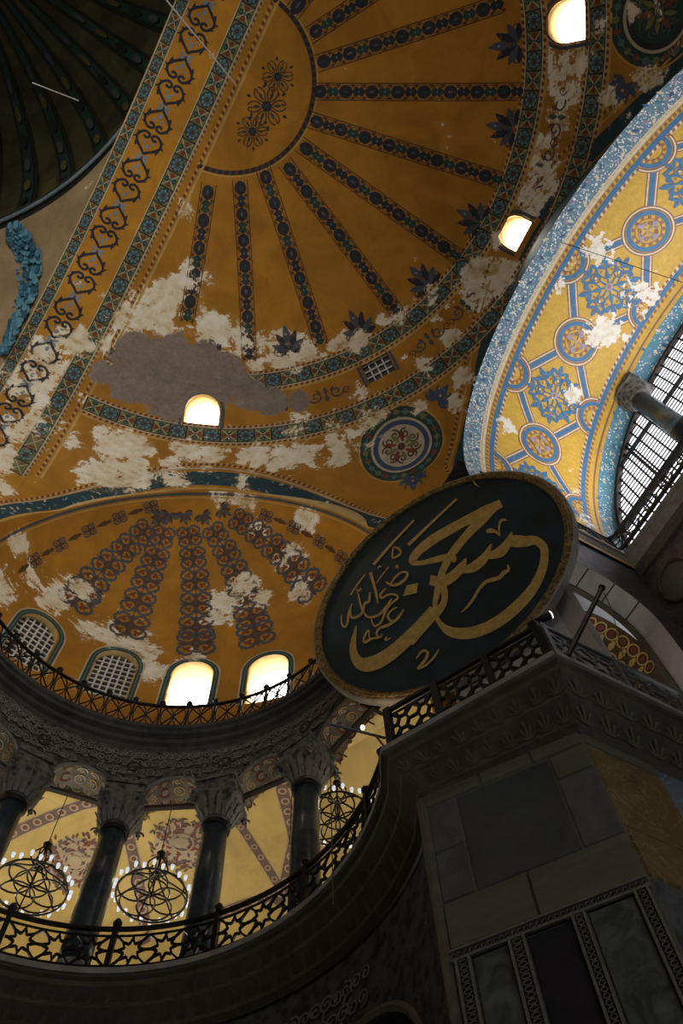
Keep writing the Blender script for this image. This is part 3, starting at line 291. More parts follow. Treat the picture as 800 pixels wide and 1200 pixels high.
# ------------------------------------------------------------------ surfaces of the building
RB, ZSP, HS = 15.5, 29.551, 7.75          # semidome: plan radius, springing height, rise
XC = np.array([5.17, 11.2])               # centre of the exedra in plan
nE = np.array([.446, .895, 0.]); nE /= np.linalg.norm(nE); tE = np.array([nE[1], -nE[0], 0.])
ZG, ZC, ZB = 13.8, 22.2, 24.4             # gallery floor, exedra cornice, barrel cornice
def unit(v): return v / (np.linalg.norm(v, axis=-1, keepdims=True) + 1e-12)
class Surf:
    def __init__(s, proj, nrm, wear=None, bare=None): s.proj = proj; s.nrm = nrm; s.wear = wear; s.bare = bare
def ell_surf(c, r, axes=np.eye(3), wear=None, bare=None):
    c = np.array(c, float); r = np.array(r, float); axes = np.array(axes)
    def proj(P):
        L = (np.atleast_2d(P) - c) @ axes.T; lo = L[:, 2] < 0
        k = 1 / np.sqrt(((L / r) ** 2).sum(1)); kl = 1 / np.sqrt(((L[:, :2] / r[:2]) ** 2).sum(1))
        Q = L * k[:, None]; Q[lo, :2] = L[lo, :2] * kl[lo, None]; Q[lo, 2] = L[lo, 2]
        return c + Q @ axes
    def nrm(P):
        L = (np.atleast_2d(P) - c) @ axes.T; g = L / r ** 2; g[L[:, 2] < 0, 2] = 0
        return -unit(g @ axes)
    return Surf(proj, nrm, wear, bare)
def cyl_surf(yc, zc, ry, rz, wear=None, bare=None):
    def proj(P):
        P = np.atleast_2d(P).copy(); y = (P[:, 1] - yc) / ry; z = (P[:, 2] - zc) / rz; lo = z < 0
        k = 1 / np.hypot(y, np.where(lo, 0, z)); P[:, 1] = yc + y * k * ry; P[:, 2] = np.where(lo, P[:, 2], zc + z * k * rz); return P
    def nrm(P):
        P = np.atleast_2d(P); return -unit(np.stack([0 * P[:, 0], (P[:, 1] - yc) / ry ** 2, np.maximum(P[:, 2] - zc, 0) / rz ** 2], 1))
    return Surf(proj, nrm, wear, bare)
def plane_surf(p, n):
    p = np.array(p, float); n = np.array(n, float); n /= np.linalg.norm(n)
    return Surf(lambda P: np.atleast_2d(P) - ((np.atleast_2d(P) - p) @ n)[:, None] * n, lambda P: np.tile(n, (len(np.atleast_2d(P)), 1)))
def field(bl):
    B = np.array(bl)
    def f(P):
        P = np.atleast_2d(P); d = np.linalg.norm(P[:, None] - B[None, :, :3], axis=2) / (B[None, :, 3] * 1.35)
        return np.clip(1.2 - d, 0, 1).max(1)
    return f
none = lambda P: np.zeros(len(np.atleast_2d(P)))
fE, gE = field(EW + AW), field(EG)
fC = field(CW)
sE = ell_surf((0, 0, ZSP), (RB, RB, HS), wear=fE, bare=gE)
sA = cyl_surf(0, ZSP, RB, HS, wear=fE, bare=gE)
cC = 14.5 * nE - .27 * tE + np.array([0, 0, 25.75]); rC = np.array([6.55, 4.33, 6.55]); aC = np.array([tE, nE, [0, 0, 1.]])
sC = ell_surf(cC, rC, aC, wear=fC, bare=none)
YB, ZBC, RBB = -.2, 24.7, 6.45
BWEAR = [[13.6, -1.2, 31, .6], [15.6, 1.0, 31, .75], [15.4, 3.2, 30.2, .45], [14.6, 3.6, 29.9, .5], [13.4, 5.2, 28.6, .5], [16.3, 5.6, 27.4, .5], [16.7, 5.9, 26, .5], [15.9, -.6, 31.1, .7], [13.3, .5, 31.1, .3]]
sB = cyl_surf(YB, ZBC, RBB, RBB, wear=field(BWEAR), bare=none)
def setattrs(o, S):
    me = o.data; n = len(me.vertices); co = np.zeros(n * 3, np.float32); me.vertices.foreach_get('co', co); co = co.reshape(-1, 3)
    for k, f in (('wear', S.wear), ('bare', S.bare)):
        if f is None: continue
        a = me.attributes.new(k, 'FLOAT', 'POINT'); v = f(co)
        a.data.foreach_set('value', np.asarray(v, np.float32))
def shell(name, nu, nv, fn, holes, mat, S=None, thick=.6, rim=None, wrap=False):
    """curved shell over a (u,v) grid, openings cut where a hole function is negative, thickened away from the room"""
    u = np.linspace(0, 1, nu + 1); v = np.linspace(0, 1, nv + 1); U, Vv = np.meshgrid(u, v, indexing='ij'); uv = np.stack([U.ravel(), Vv.ravel()], 1)
    def hole(uv):
        P = fn(uv[:, 0], uv[:, 1]); h = np.full(len(P), 9.)
        for g in holes: h = np.minimum(h, g(P))
        return h
    h = hole(uv); idx = np.arange((nu + 1) * (nv + 1)).reshape(nu + 1, nv + 1)
    Q = np.stack([idx[:-1, :-1], idx[1:, :-1], idx[1:, 1:], idx[:-1, 1:]], -1).reshape(-1, 4)
    Q = Q[(h[Q] > 0).any(1)]
    mv = np.unique(Q[(h[Q] <= 0)]) if len(holes) else []
    if len(mv):
        w = uv[mv].copy(); eu, ev = .3 / nu, .3 / nv
        for _ in range(8):
            h0 = hole(w); gu = (hole(w + [eu, 0]) - hole(w - [eu, 0])) / (2 * eu) / nu; gv = (hole(w + [0, ev]) - hole(w - [0, ev])) / (2 * ev) / nv
            g2 = gu * gu + gv * gv + 1e-9; st = np.stack([-h0 * gu / g2 / nu, -h0 * gv / g2 / nv], 1)
            lim = np.array([1.2 / nu, 1.2 / nv]); w = np.clip(w + np.clip(st, -lim, lim), 0, 1)
        uv[mv] = w
    P = fn(uv[:, 0], uv[:, 1]); used = np.unique(Q); re = np.full(len(P), -1); re[used] = np.arange(len(used))
    o = mesh(name, P[used], re[Q], [mat, rim or mat], smooth=True)
    if S is not None: setattrs(o, S)
    if thick:
        md = o.modifiers.new('thickness', 'SOLIDIFY'); md.thickness = thick; md.offset = -1; md.use_even_offset = False; md.material_offset_rim = 1
        # offset side: away from the room
        mid = P[used]; f0 = re[Q[0]]; n = np.cross(mid[f0[1]] - mid[f0[0]], mid[f0[3]] - mid[f0[0]])
        if S is not None and (S.nrm(mid[f0[:1]])[0] @ n) < 0:
            for pl in o.data.polygons: pl.flip()
    return o
def struct(o, label, cat='structure'):
    return tag(o, label, cat, kind='structure')

# ------------------------------------------------------------------ painted ornament laid on a surface
class Inlay:
    def __init__(s, S, lift=.005): s.S = S; s.lift = lift; s.V = []; s.F = []; s.m = []; s.mats = []
    def mi(s, k):
        if k not in s.mats: s.mats.append(k)
        return s.mats.index(k)
    def put(s, P, lift):
        P = s.S.proj(np.array(P, float)); return P + s.S.nrm(P) * (s.lift * lift)
    def poly(s, P, k, lift=1):
        P = s.put(P, lift); n = len(s.V); s.V += list(P); s.F.append(tuple(range(n, n + len(P)))); s.m.append(s.mi(k))
    def ribbon(s, P, w, k, lift=1, closed=False, off=0.0):
        P = s.S.proj(np.array(P, float)); N = s.S.nrm(P)
        T = (np.roll(P, -1, 0) - np.roll(P, 1, 0)) if closed else np.gradient(P, axis=0)
        B = unit(np.cross(N, T)); w = np.broadcast_to(w, (len(P),))[:, None] / 2
        L = s.put(P + B * (off + w), lift); Rr = s.put(P + B * (off - w), lift); n = len(s.V); m = len(P)
        s.V += list(L) + list(Rr); a = s.mi(k)
        for i in range(m if closed else m - 1):
            j = (i + 1) % m; s.F.append((n + i, n + j, n + m + j, n + m + i)); s.m.append(a)
    def motif(s, mot, P, T, sa=1.0, sb=None, lift=1, swap=None):
        """mot: list of ('p'|'s', colour, points, width, lift); local a runs along T, b across"""
        sb = sa if sb is None else sb; P = np.array(P, float).reshape(1, 3); N = s.S.nrm(s.S.proj(P))[0]; T = np.array(T, float); T = T - (T @ N) * N; T /= np.linalg.norm(T); B = np.cross(N, T)
        for kind, k, pts, w, lf in mot:
            if swap: k = swap.get(k, k)
            q = np.array(pts, float).reshape(-1, 2); W = P + q[:, :1] * sa * T + q[:, 1:2] * sb * B
            if kind == 'p': s.poly(W, k, lift + lf)
            elif kind == 'a':      # annulus of radii pts[0], pts[1] cut into cells that follow the curve
                r0, r1 = pts; nr = max(1, int(round((r1 - r0) / .12))); na = 40; an = np.arange(na) * 2 * pi / na; base = len(s.V)
                for j in range(nr + 1):
                    r = r0 + (r1 - r0) * j / nr; s.V += list(s.put(P + (r * np.cos(an))[:, None] * sa * T + (r * np.sin(an))[:, None] * sb * B, lift + lf))
                mi_ = s.mi(k)
                for j in range(nr):
                    for i in range(na): s.F.append((base + j * na + i, base + j * na + (i + 1) % na, base + (j + 1) * na + (i + 1) % na, base + (j + 1) * na + i)); s.m.append(mi_)
            else: s.ribbon(W, w * (sa + sb) / 2, k, lift + lf, closed=(kind == 'c'))
    def build(s, name, parent=None, label=None, stuff=False):
        o = mesh(name, s.V, s.F, [M[k] for k in s.mats], parent, fm=s.m)
        # outward windings do not matter for paint; make them face the room
        setattrs(o, s.S)
        if label: o['label'] = label
        return o
def resample(P, step=None, n=None):
    P = np.array(P, float); d = np.r_[0, np.cumsum(np.linalg.norm(np.diff(P, axis=0), axis=1))]
    n = n or max(2, int(round(d[-1] / step)) + 1); q = np.linspace(0, d[-1], n)
    return np.stack([np.interp(q, d, P[:, i]) for i in range(3)], 1), d[-1]
def along(P, s):
    d = np.r_[0, np.cumsum(np.linalg.norm(np.diff(P, axis=0), axis=1))]
    f = lambda x: np.array([np.interp(x, d, P[:, i]) for i in range(3)])
    return f(s), unit(f(s + .05) - f(s - .05))
def ell(cx, cy, rx, ry, n=14, a0=0): return [(cx + rx * math.cos(a0 + i * 2 * pi / n), cy + ry * math.sin(a0 + i * 2 * pi / n)) for i in range(n)]
def rot2(pts, a): c, s_ = math.cos(a), math.sin(a); return [(x * c - y * s_, x * s_ + y * c) for x, y in pts]
def mir(pts, sx=1, sy=1): return [(x * sx, y * sy) for x, y in pts]
def spiral(cx, cy, r, turns, a0, sg=1, n=14): return [(cx + r * (1 - .85 * i / n) * math.cos(a0 + sg * turns * 2 * pi * i / n), cy + r * (1 - .85 * i / n) * math.sin(a0 + sg * turns * 2 * pi * i / n)) for i in range(n + 1)]
LEAF = [(0, 0), (.18, .12), (.32, .10), (.45, .17), (.62, .12), (.75, .10), (1, 0), (.75, -.10), (.62, -.12), (.45, -.17), (.32, -.10), (.18, -.12)]
def leaf(x, y, L, W, a): return [(x + px, y + py) for px, py in rot2([(u * L, v * W / .34 * 1.0) for u, v in LEAF], a)]
# chain of the semidome ribs (unit .5 along = 1.05 m)
def chain(alt):
    m = [('p', 'navy', ell(0, 0, .28, .215, 14), 0, 1), ('p', ('slate', 'dgreen', 'plum')[alt % 3], ell(0, 0, .11, .05, 8), 0, 2),
         ('p', ('dgreen', 'navy')[alt % 2], [(.25, 0), (.40, .19), (.525, .10), (.65, .19), (.80, 0), (.65, -.19), (.525, -.10), (.40, -.19)], 0, 1),
         ('p', 'teal', ell(.525, 0, .05, .04, 6), 0, 2)]
    for sx in (.30, .75):
        for sy in (1, -1): m.append(('p', 'brown', [(sx - .10, sy * .255), (sx + .10, sy * .255), (sx, sy * .12)], 0, 1))
    for sy in (1, -1): m.append(('s', 'brown', [(x, sy * (.225 - .05 * math.cos((x + .22) * 2 * pi / .525 * .5) ** 2)) for x in np.linspace(-.3, .75, 9)], .022, 1))
    return m
TILE_FLOWER = [('p', 'olive', [(-.47, -.47), (.47, -.47), (.47, .47), (-.47, .47)], 0, 1), ('p', 'navy', ell(0, 0, .47, .47, 16), 0, 2)] + [('p', 'teal', ell(.31 * math.cos(a), .31 * math.sin(a), .125, .125, 7), 0, 3) for a in np.arange(8) * pi / 4] + [('p', 'sky', ell(.31 * math.cos(a), .31 * math.sin(a), .05, .05, 5), 0, 4) for a in np.arange(8) * pi / 4] + [('p', 'teal', ell(0, 0, .20, .20, 10), 0, 3), ('p', 'navy', ell(0, 0, .15, .15, 8), 0, 4), ('p', 'rust', ell(0, 0, .08, .08, 6), 0, 5)]
TILE_FLOWER += [('p', 'rust', ell(sx * .42, sy * .42, .06, .06, 5), 0, 2) for sx in (1, -1) for sy in (1, -1)]
TILE_X = [('p', 'olive', [(-.47, -.47), (.47, -.47), (.47, .47), (-.47, .47)], 0, 1), ('s', 'cream', [(-.46, -.46), (.46, .46)], .05, 3), ('s', 'cream', [(-.46, .46), (.46, -.46)], .05, 3)] + [('p', 'rust', [(sx * .10, 0), (sx * .24, .17), (sx * .40, .15), (sx * .43, 0), (sx * .40, -.15), (sx * .24, -.17)], 0, 2) for sx in (1, -1)] + [('p', 'dgreen', [(0, sy * .10), (.17, sy * .24), (.12, sy * .42), (-.12, sy * .42), (-.17, sy * .24)], 0, 2) for sy in (1, -1)] + [('p', 'teal', ell(0, sy * .30, .07, .07, 6), 0, 3) for sy in (1, -1)] + [('p', 'teal', ell(0, 0, .09, .09, 6), 0, 4)]
def tile_band(I, path, w, tile, ground='dgreen', lines=True, off=0.0, k0=0):
    P, L = resample(path, .25); I.ribbon(P, w, ground, 1, off=off)
    if lines:
        for sg in (1, -1): I.ribbon(P, .045, 'cream', 2, off=off + sg * (w / 2 + .02))
    n = int(L / tile)
    for i in range(n):
        p, T = along(P, (i + .5) * L / n); N = I.S.nrm(I.S.proj(p[None]))[0]; B = np.cross(N, T); p = p + B * off
        I.motif(TILE_FLOWER if (i + k0) % 2 else TILE_X, p, T, tile * .98, w * .92)
        a, T2 = along(P, (i + 1) * L / n); a = a + B * off; I.ribbon([a - B * w / 2, a + B * w / 2], .05, 'navy', 3)
def rope(I, path, off=0.0, w=.10, c1='rust', c2='gold', step=.22):
    P, L = resample(path, .3); I.ribbon(P, w, c2, 1, off=off); n = int(L / step)
    for i in range(n):
        p, T = along(P, (i + .5) * L / n); N = I.S.nrm(I.S.proj(p[None]))[0]; B = np.cross(N, T)
        I.motif([('p', c1, [(-.35, -.45), (.2, -.45), (.4, .45), (-.15, .45)], 0, 1)], p + B * off, T, step, w)
HALF = cr([(.93, 0), (.80, .10), (.64, .26), (.44, .37), (.24, .33), (.10, .20), (.12, .08), (.22, .04), (.30, .12), (.25, .20)], 4).tolist()
def hearts():
    m = []
    for sx in (1, -1):
        for sy in (1, -1):
            m.append(('s', 'navy', mir(HALF, sx, sy), .085, 1))
            m.append(('p', 'navy', mir([(.66, .27), (.78, .33), (.56, .38)], sx, sy), 0, 1)); m.append(('p', 'navy', mir([(.46, .37), (.50, .49), (.33, .38)], sx, sy), 0, 1)); m.append(('p', 'navy', mir([(.26, .34), (.22, .44), (.13, .24)], sx, sy), 0, 1))
        m.append(('p', 'sky', leaf(sx * .52, 0, .22, .14, 0 if sx > 0 else pi), 0, 1)); m.append(('p', 'sky', leaf(sx * .46, .05, .12, .1, pi / 2), 0, 1)); m.append(('p', 'sky', leaf(sx * .46, -.05, .12, .1, -pi / 2), 0, 1))
    for sg in (1, -1): m.append(('p', 'sky', leaf(.98, 0, .24, .12, sg * 2.2), 0, 1)); m.append(('p', 'sky', leaf(.98, 0, .24, .12, sg * .95), 0, 1))
    m.append(('p', 'rust', ell(.98, 0, .05, .04, 6), 0, 2))
    return m
HEARTS = hearts()
def palmette(c1='slate', c2='navy', c3='rust'):
    m = [('p', c1, leaf(0, 0, 1, .42, 0), 0, 1)]
    for sg in (1, -1):
        m += [('p', c2, leaf(0, 0, .85, .36, sg * .55), 0, 1), ('p', c1, leaf(-.05, sg * .05, .75, .34, sg * 1.05), 0, 1), ('p', c2, leaf(-.05, sg * .1, .6, .3, sg * 1.6), 0, 1), ('s', c1, spiral(.0, sg * .55, .16, 1.1, -sg * pi / 2, sg), .05, 1), ('p', c3, ell(.55, sg * .28, .05, .05, 6), 0, 2)]
    m += [('p', c3, ell(.3, 0, .07, .07, 6), 0, 2), ('p', 'sky', ell(.62, 0, .05, .04, 6), 0, 2)]
    return m
PALM = palmette()
def rosette(dark='brown', mid='slate', dot='rust', n=8):
    m = []
    for i in range(n):
        a = i * 2 * pi / n
        m.append(('s', mid, rot2(cr([(.18, 0), (.45, .20), (.75, .22), (.92, .08), (.80, .02), (.70, .08)], 3).tolist(), a), .07, 1)); m.append(('s', mid, rot2(cr([(.18, 0), (.45, -.20), (.75, -.22), (.92, -.08)], 3).tolist(), a), .07, 1))
        m.append(('p', dot, [(x, y) for x, y in rot2(leaf(.3, 0, .42, .16, 0), a)], 0, 1)); m.append(('p', dark, rot2(leaf(.85, 0, .25, .16, 0), a + pi / n), 0, 1))
    m.append(('p', dark, ell(0, 0, .24, .24, 10), 0, 2)); m.append(('p', dot, ell(0, 0, .1, .1, 7), 0, 3)); return m
ROS8 = rosette()
def conch_unit():
    m = []
    for i in range(4):
        a = i * pi / 2 + pi / 4
        m.append(('s', 'slate', rot2(cr([(.10, .0), (.26, .20), (.50, .26), (.66, .14), (.64, 0), (.66, -.14), (.50, -.26), (.26, -.20), (.10, 0)], 3).tolist(), a), .10, 1))
        m.append(('p', 'rust', rot2(leaf(.24, 0, .30, .16, 0), a), 0, 1)); m.append(('p', 'slate', rot2(leaf(.60, 0, .18, .16, 0), a), 0, 1)); m.append(('p', 'brown', rot2(ell(.44, .10, .05, .05, 6), a), 0, 1)); m.append(('p', 'brown', rot2(ell(.44, -.10, .05, .05, 6), a), 0, 1))
        m.append(('p', 'brown', rot2(leaf(.12, 0, .50, .20, 0), a + pi / 4), 0, 1)); m += [('p', 'slate', rot2(leaf(.30, sg * .02, .26, .10, sg * .8), a + pi / 4), 0, 1) for sg in (1, -1)]; m.append(('p', 'slate', rot2([(.46, -.07), (.60, 0), (.46, .07)], a + pi / 4), 0, 1))
    m.append(('p', 'brown', ell(0, 0, .20, .20, 10), 0, 2)); m.append(('p', 'slate', ell(0, 0, .07, .07, 6), 0, 3)); return m
CUNIT = conch_unit()

# ================================================================== SETTING
# ---- floor and the outer walls of the nave (keep the daylight in)
fl = mesh('floor', [(-36, -18, 0), (30, -18, 0), (30, 30, 0), (-36, 30, 0)], [(0, 1, 2, 3)], M['floor']); struct(fl, 'grey marble floor of the nave below the domes', 'floor')
def quadwall(name, pts, mat, label):
    o = mesh(name, pts, [tuple(range(len(pts)))], mat); return struct(o, label, 'wall')
quadwall('wall_north', [(-34, 15.5, 0), (-2.85, 15.5, 0), (-2.85, 15.5, 38.7), (-34, 15.5, 38.7)], M['beige'], 'pale side wall of the nave beyond the great arch')
quadwall('wall_south', [(-34, -15.5, 0), (0, -15.5, 0), (0, -15.5, 38.7), (-34, -15.5, 38.7)], M['beige'], 'pale side wall of the nave opposite the exedra')
quadwall('wall_east', [(-34, -16, 0), (-34, 16, 0), (-34, 16, 38.7), (-34, -16, 38.7)], M['beige'], 'pale far end wall of the nave')

# ---- holes
def in_exedra(P):
    t = P @ tE + .27; o = P @ nE; z = P[:, 2]
    d = np.where(z > 25.75, np.hypot(t, z - 25.75) - 6.55, np.abs(t) - 6.55); return np.where(o > 6, d, 9.)
def in_barrel(P):
    y = P[:, 1] + .38; d = np.maximum(np.hypot(y, np.maximum(P[:, 2] - 24.2, 0)) - 9.94, np.abs(y) - 7.6); return np.where(P[:, 0] > 8, d, 9.)
def arch_hole(p, tx, up, w, h):
    p, tx, up = (np.array(a, float) for a in (p, tx, up)); nn_ = np.cross(tx, up)
    def f(P):
        D = P - p; x = D @ tx; y = D @ up; dp = D @ nn_
        a = np.where(y > h - w, np.hypot(x, y - (h - w)) - w, np.maximum(np.abs(x) - w, -y)); return np.where(np.abs(dp) < 2.5, a, 9.)
    return f
# ---- the five windows at the foot of the semidome: (x,y) direction, sill height
SWIN = []; WR = (12.12, 12.05, 12.68, 12.64, 12.6); WW = (.60, .58, .70, .68, .68); WH = (1.02, 1.28, 1.5, 1.55, 1.55)
for i, a in enumerate((-2.2, 33.0, 67.8, -36.3, -68)):
    az = R(a); rad = np.array([math.cos(az), math.sin(az), 0]); tan = np.array([-math.sin(az), math.cos(az), 0])
    zz = ZSP + HS * math.sqrt(1 - (12.15 / RB) ** 2); 
    p = rad * 12.45; p[2] = sE.proj(p[None] + [0, 0, ZSP + 4.8])[0][2]; p = sE.proj(np.array([[rad[0] * WR[i], rad[1] * WR[i], ZSP + HS * math.sqrt(1 - (WR[i] / RB) ** 2)]]))[0]
    N = sE.nrm(p[None])[0]; up = unit(np.cross(N, tan)); up = up if up[2] > 0 else -up
    SWIN.append((p, tan, up, N, rad))
holesE = [in_exedra, in_barrel] + [arch_hole(p, t_, u_, WW[i], WH[i]) for i, (p, t_, u_, N, r_) in enumerate(SWIN)]
def fnE(u, v):
    az = (u - .5) * pi; lat = v
    b = np.clip((lat - .3) / .7, 0, 1) * pi / 2; z0 = ZC - 8
    r = RB * np.cos(b); z = np.where(lat < .3, z0 + (ZSP - z0) * lat / .3, ZSP + HS * np.sin(b))
    return np.stack([r * np.cos(az), r * np.sin(az), z], 1)
semidome = shell('semidome', 330, 170, fnE, holesE, M['ochre'], sE, 1.35, M['brick'])
struct(semidome, 'ochre painted half dome with dark painted ribs fanning out from its crown', 'semidome')

# ---- windows of the semidome
def arched(p, tx, up, w, h, n=12):
    a = np.linspace(0, pi, n); top = [p + tx * w * math.cos(x) + up * (h - w + w * math.sin(x)) for x in a]
    return [p - tx * w, p + tx * w] + top
def window(name, p, tx, up, out, w, h, depth, pane, nx=0, ny=0, barmat='lattice', bw=.05, label='', frame='brick'):
    root = empty(name, p); struct(root, label, 'window')
    q = p + out * depth; pts = arched(q, tx, up, w + .08, h + .08)
    mesh('pane', pts, [tuple(range(len(pts)))], M[pane], root)
    if nx:
        for i in range(nx + 1):
            x = -w + 2 * w * i / nx; top = h - w + math.sqrt(max(w * w - x * x, 0)); b = MB(); b.bar(q - out * .06 + tx * x, q - out * .06 + tx * x + up * top, bw, .05, out); b.build('glazing_bar', M[barmat], root)
        for j in range(1, ny + 1):
            y = h * j / (ny + 1); xx = w if y < h - w else math.sqrt(max(w * w - (y - h + w) ** 2, 0)); b = MB(); b.bar(q - out * .05 - tx * xx + up * y, q - out * .05 + tx * xx + up * y, bw, .05, out); b.build('glazing_bar', M[barmat], root)
    return root
wl = ['bright arched window on the axis of the half dome, right of the painted ribs', 'small arched window with a white lattice above the round painted medallion', 'bright arched window set in the bare grey patch at the foot of the half dome', 'bright arched window at the top edge right of the painted ribs', 'arched window of the half dome hidden beyond the top edge']
for i, (p, t_, u_, N, r_) in enumerate(SWIN):
    out = -N
    window('window_%d' % (i + 1), p, t_, u_, out, WW[i], WH[i], 1.28 if i != 1 else .16, 'dimpane' if i == 1 else 'pane', 4 if i == 1 else 0, 4 if i == 1 else 0, label=wl[i])
    if i == 1: continue
    area('daylight_semidome_window', tuple(p + out * .3 + u_ * .7), tuple(p + N * 3 + np.array([0, 0, -1.0])), 1.0, 1.2, 60, (1, .96, .88))

# ---- painted decoration of the semidome
for i, (a, b) in enumerate(ER):
    I = Inlay(sE); a = np.array(a); b = np.array(b); n = 24
    P = sE.proj(np.array([a + (b - a) * k / n + np.array([0, 0, .4 * math.sin(pi * k / n)]) for k in range(n + 1)])); P, L = resample(P, .35)
    I.ribbon(P, .54, 'ochre', .5)
    for sg in (1, -1): I.ribbon(P, .035, 'brown', 2, off=sg * .285)
    m = max(1, int(round(L / 1.02)))
    for k in range(m):
        p, T = along(P, (k + .32) * L / m); I.motif(chain(k + i), p, T, L / m / 1.05, 1.0)
    I.build('painted_rib', semidome)
def zcircle(z, a0, a1, n=90):
    r = RB * math.sqrt(max(0, 1 - ((z - ZSP) / HS) ** 2)) if z > ZSP else RB
    return np.array([(r * math.cos(a), r * math.sin(a), z) for a in np.radians(np.linspace(a0, a1, n))])
for z, a0, a1, tl in ((35.05, -88, 88, .62), (33.93, -88, 88, .66)):
    I = Inlay(sE); path = zcircle(z, a0, a1); tile_band(I, path, .56, tl)
    rope(I, path, .36, .12); rope(I, path, -.36, .12)
    I.ribbon(path, .08, 'gold', 1, off=.46); I.build('painted_band', semidome)
I = Inlay(sE)
arc = np.array([(3.22 * math.cos(a) , 3.22 * math.sin(a), 37.2) for a in np.linspace(-1.5, 1.5, 40)]); rope(I, arc, 0, .17, 'navy', 'brown', .26); I.ribbon(arc, .05, 'gold', 1, off=.13)
I.build('painted_half_ring', semidome)
I = Inlay(sE)
for (x, y, s1) in ((1.54, 1.12, .62), (1.62, .08, .78), (1.53, -1.0, .62)): I.motif(rosette('navy', 'brown', 'dgreen', 6), (x, y, 37.2), (0, 1, 0), s1)
I.build('painted_crown_motif', semidome)
for p in PAL:
    I = Inlay(sE); d = np.array([-p[0], -p[1], .3]); p = np.array(p); I.motif(PALM, p + .3 * unit(np.array([p[0], p[1], 0])), d, 1.05, .95); I.build('painted_palmette', semidome)
for a in (13, -14, 22, -22, 44, 52, 78, -46, -54):
    I = Inlay(sE); z = 34.55; p = zcircle(z, a, a, 1)[0]; T = (-math.sin(R(a)), math.cos(R(a)), 0)
    mm = [('s', 'slate', spiral(sx * .42, .0, .30, 1.3, 0 if sx > 0 else pi, sx), .07, 1) for sx in (1, -1)] + [('s', 'rust', spiral(sx * .85, .05, .18, 1.2, pi / 2, sx), .05, 1) for sx in (1, -1)] + [('p', 'slate', leaf(0, 0, .4, .2, s_ * pi / 2), 0, 1) for s_ in (1, -1)] + [('p', 'rust', leaf(sx * .2, -.1, .3, .14, -pi / 2 + sx * .6), 0, 1) for sx in (1, -1)]
    I.motif(mm, p, T, 1.0, .8); I.build('painted_scroll', semidome)
for i, (p, t_, u_, N, r_) in enumerate(SWIN):       # painted surround of each window
    I = Inlay(sE); w_ = WW[i] + .12; pts = [p - t_ * w_ - u_ * .05] + [p + t_ * w_ * math.cos(x) + u_ * (WH[i] - WW[i] + w_ * math.sin(x)) for x in np.linspace(pi, 0, 18)] + [p + t_ * w_ - u_ * .05]
    I.ribbon(pts, .12, 'slate', 1); I.ribbon(pts, .04, 'brown', 2, off=.12); I.build('painted_window_surround', semidome)
def medallion(S, c, T, r, name='painted_medallion', parent=None, dark='dgreen', inner='cream', scr='brown', blue='cobalt'):
    I = Inlay(S); k = [np.array(ell(0, 0, x, x, 48)) for x in (1, .9, .76, .62, .52)]
    I.motif([('a', dark, (.74, 1.0), 0, 0), ('a', 'cream', (.68, .74), 0, 0), ('a', blue, (.56, .68), 0, 0), ('a', inner, (0, .56), 0, 0),
             ('c', 'gold', ell(0, 0, 1.03, 1.03, 48), .03, 1), ('c', 'teal', ell(0, 0, .87, .87, 40), .03, 2)], c, T, r)
    I.motif([('p', ('teal', 'olive', 'rust')[i % 3], ell(.87 * math.cos(a), .87 * math.sin(a), .075, .075, 6), 0, 2) for i, a in enumerate(np.arange(24) * pi / 12)], c, T, r)
    mm = []
    for i in range(9):
        a = i * 2 * pi / 9; mm.append(('s', scr, spiral(.34 * math.cos(a), .34 * math.sin(a), .14, 1.4, a, 1 if i % 2 else -1), .035, 4)); mm.append(('p', 'rust' if i % 2 else 'olive', leaf(.12 * math.cos(a), .12 * math.sin(a), .3, .12, a + .3), 0, 4))
    mm.append(('p', scr, ell(0, 0, .10, .10, 8), 0, 5)); I.motif(mm, c, T, r)
    return I.build(name, parent)
for sy in (1, -1):
    c = (11.71, sy * 8.2, 32.5); T = (.45, -.6 * sy, .3); medallion(sE, c, T, 1.62, parent=semidome, **({} if sy > 0 else dict(inner='dgreen', blue='navy', scr='slate')))
    for p, d in (((12.12, sy * 6.15, 33.2), (.2, -.7 * sy, .3)), ((12.28, sy * 8.68, 31.2), (0.1, .3 * sy, -1))):
        I = Inlay(sE); I.motif(palmette('cobalt', 'slate', 'gold'), p, d, .8, .8); I.build('painted_palmette', semidome)
# bands along the two big openings
def exedra_edge(off, n=70, a0=2, a1=178):
    r = 6.55 + off; o = []
    for a in np.radians(np.linspace(a0, a1, n)):
        t = -.27 + r * math.cos(a); z = 25.75 + r * math.sin(a)
        k = 1 - ((max(z, ZSP) - ZSP) / HS) ** 2; q = RB * RB * k - t * t
        if q > 0: P = tE * t + nE * math.sqrt(q); P[2] = z; o.append(P)
    return np.array(o)
def barrel_edge(off, n=90, a0=-8, a1=188):
    o = []
    for a in np.radians(np.linspace(a0, a1, n)):
        r = 9.94 + off; y = np.clip(r * math.cos(a), -7.6 - off, 7.6 + off) - .38; z = 24.2 + (r * math.sin(a) if abs(r * math.cos(a)) <= 7.6 + off else math.sqrt(r * r - (7.6 + off) ** 2))
        if abs(r * math.cos(a)) > 7.6 + off: z = 24.2 + (z - 24.2) * max(0, (math.sin(a) + .15) / .8) ** 1
        k = 1 - ((max(z, ZSP) - ZSP) / HS) ** 2; o.append((math.sqrt(max(RB * RB * k - y * y, 1)), y, z))
    return np.array(o)
I = Inlay(sE); p = exedra_edge(.42); I.ribbon(p, .60, 'dkblue', 1); P, L = resample(p, .2)
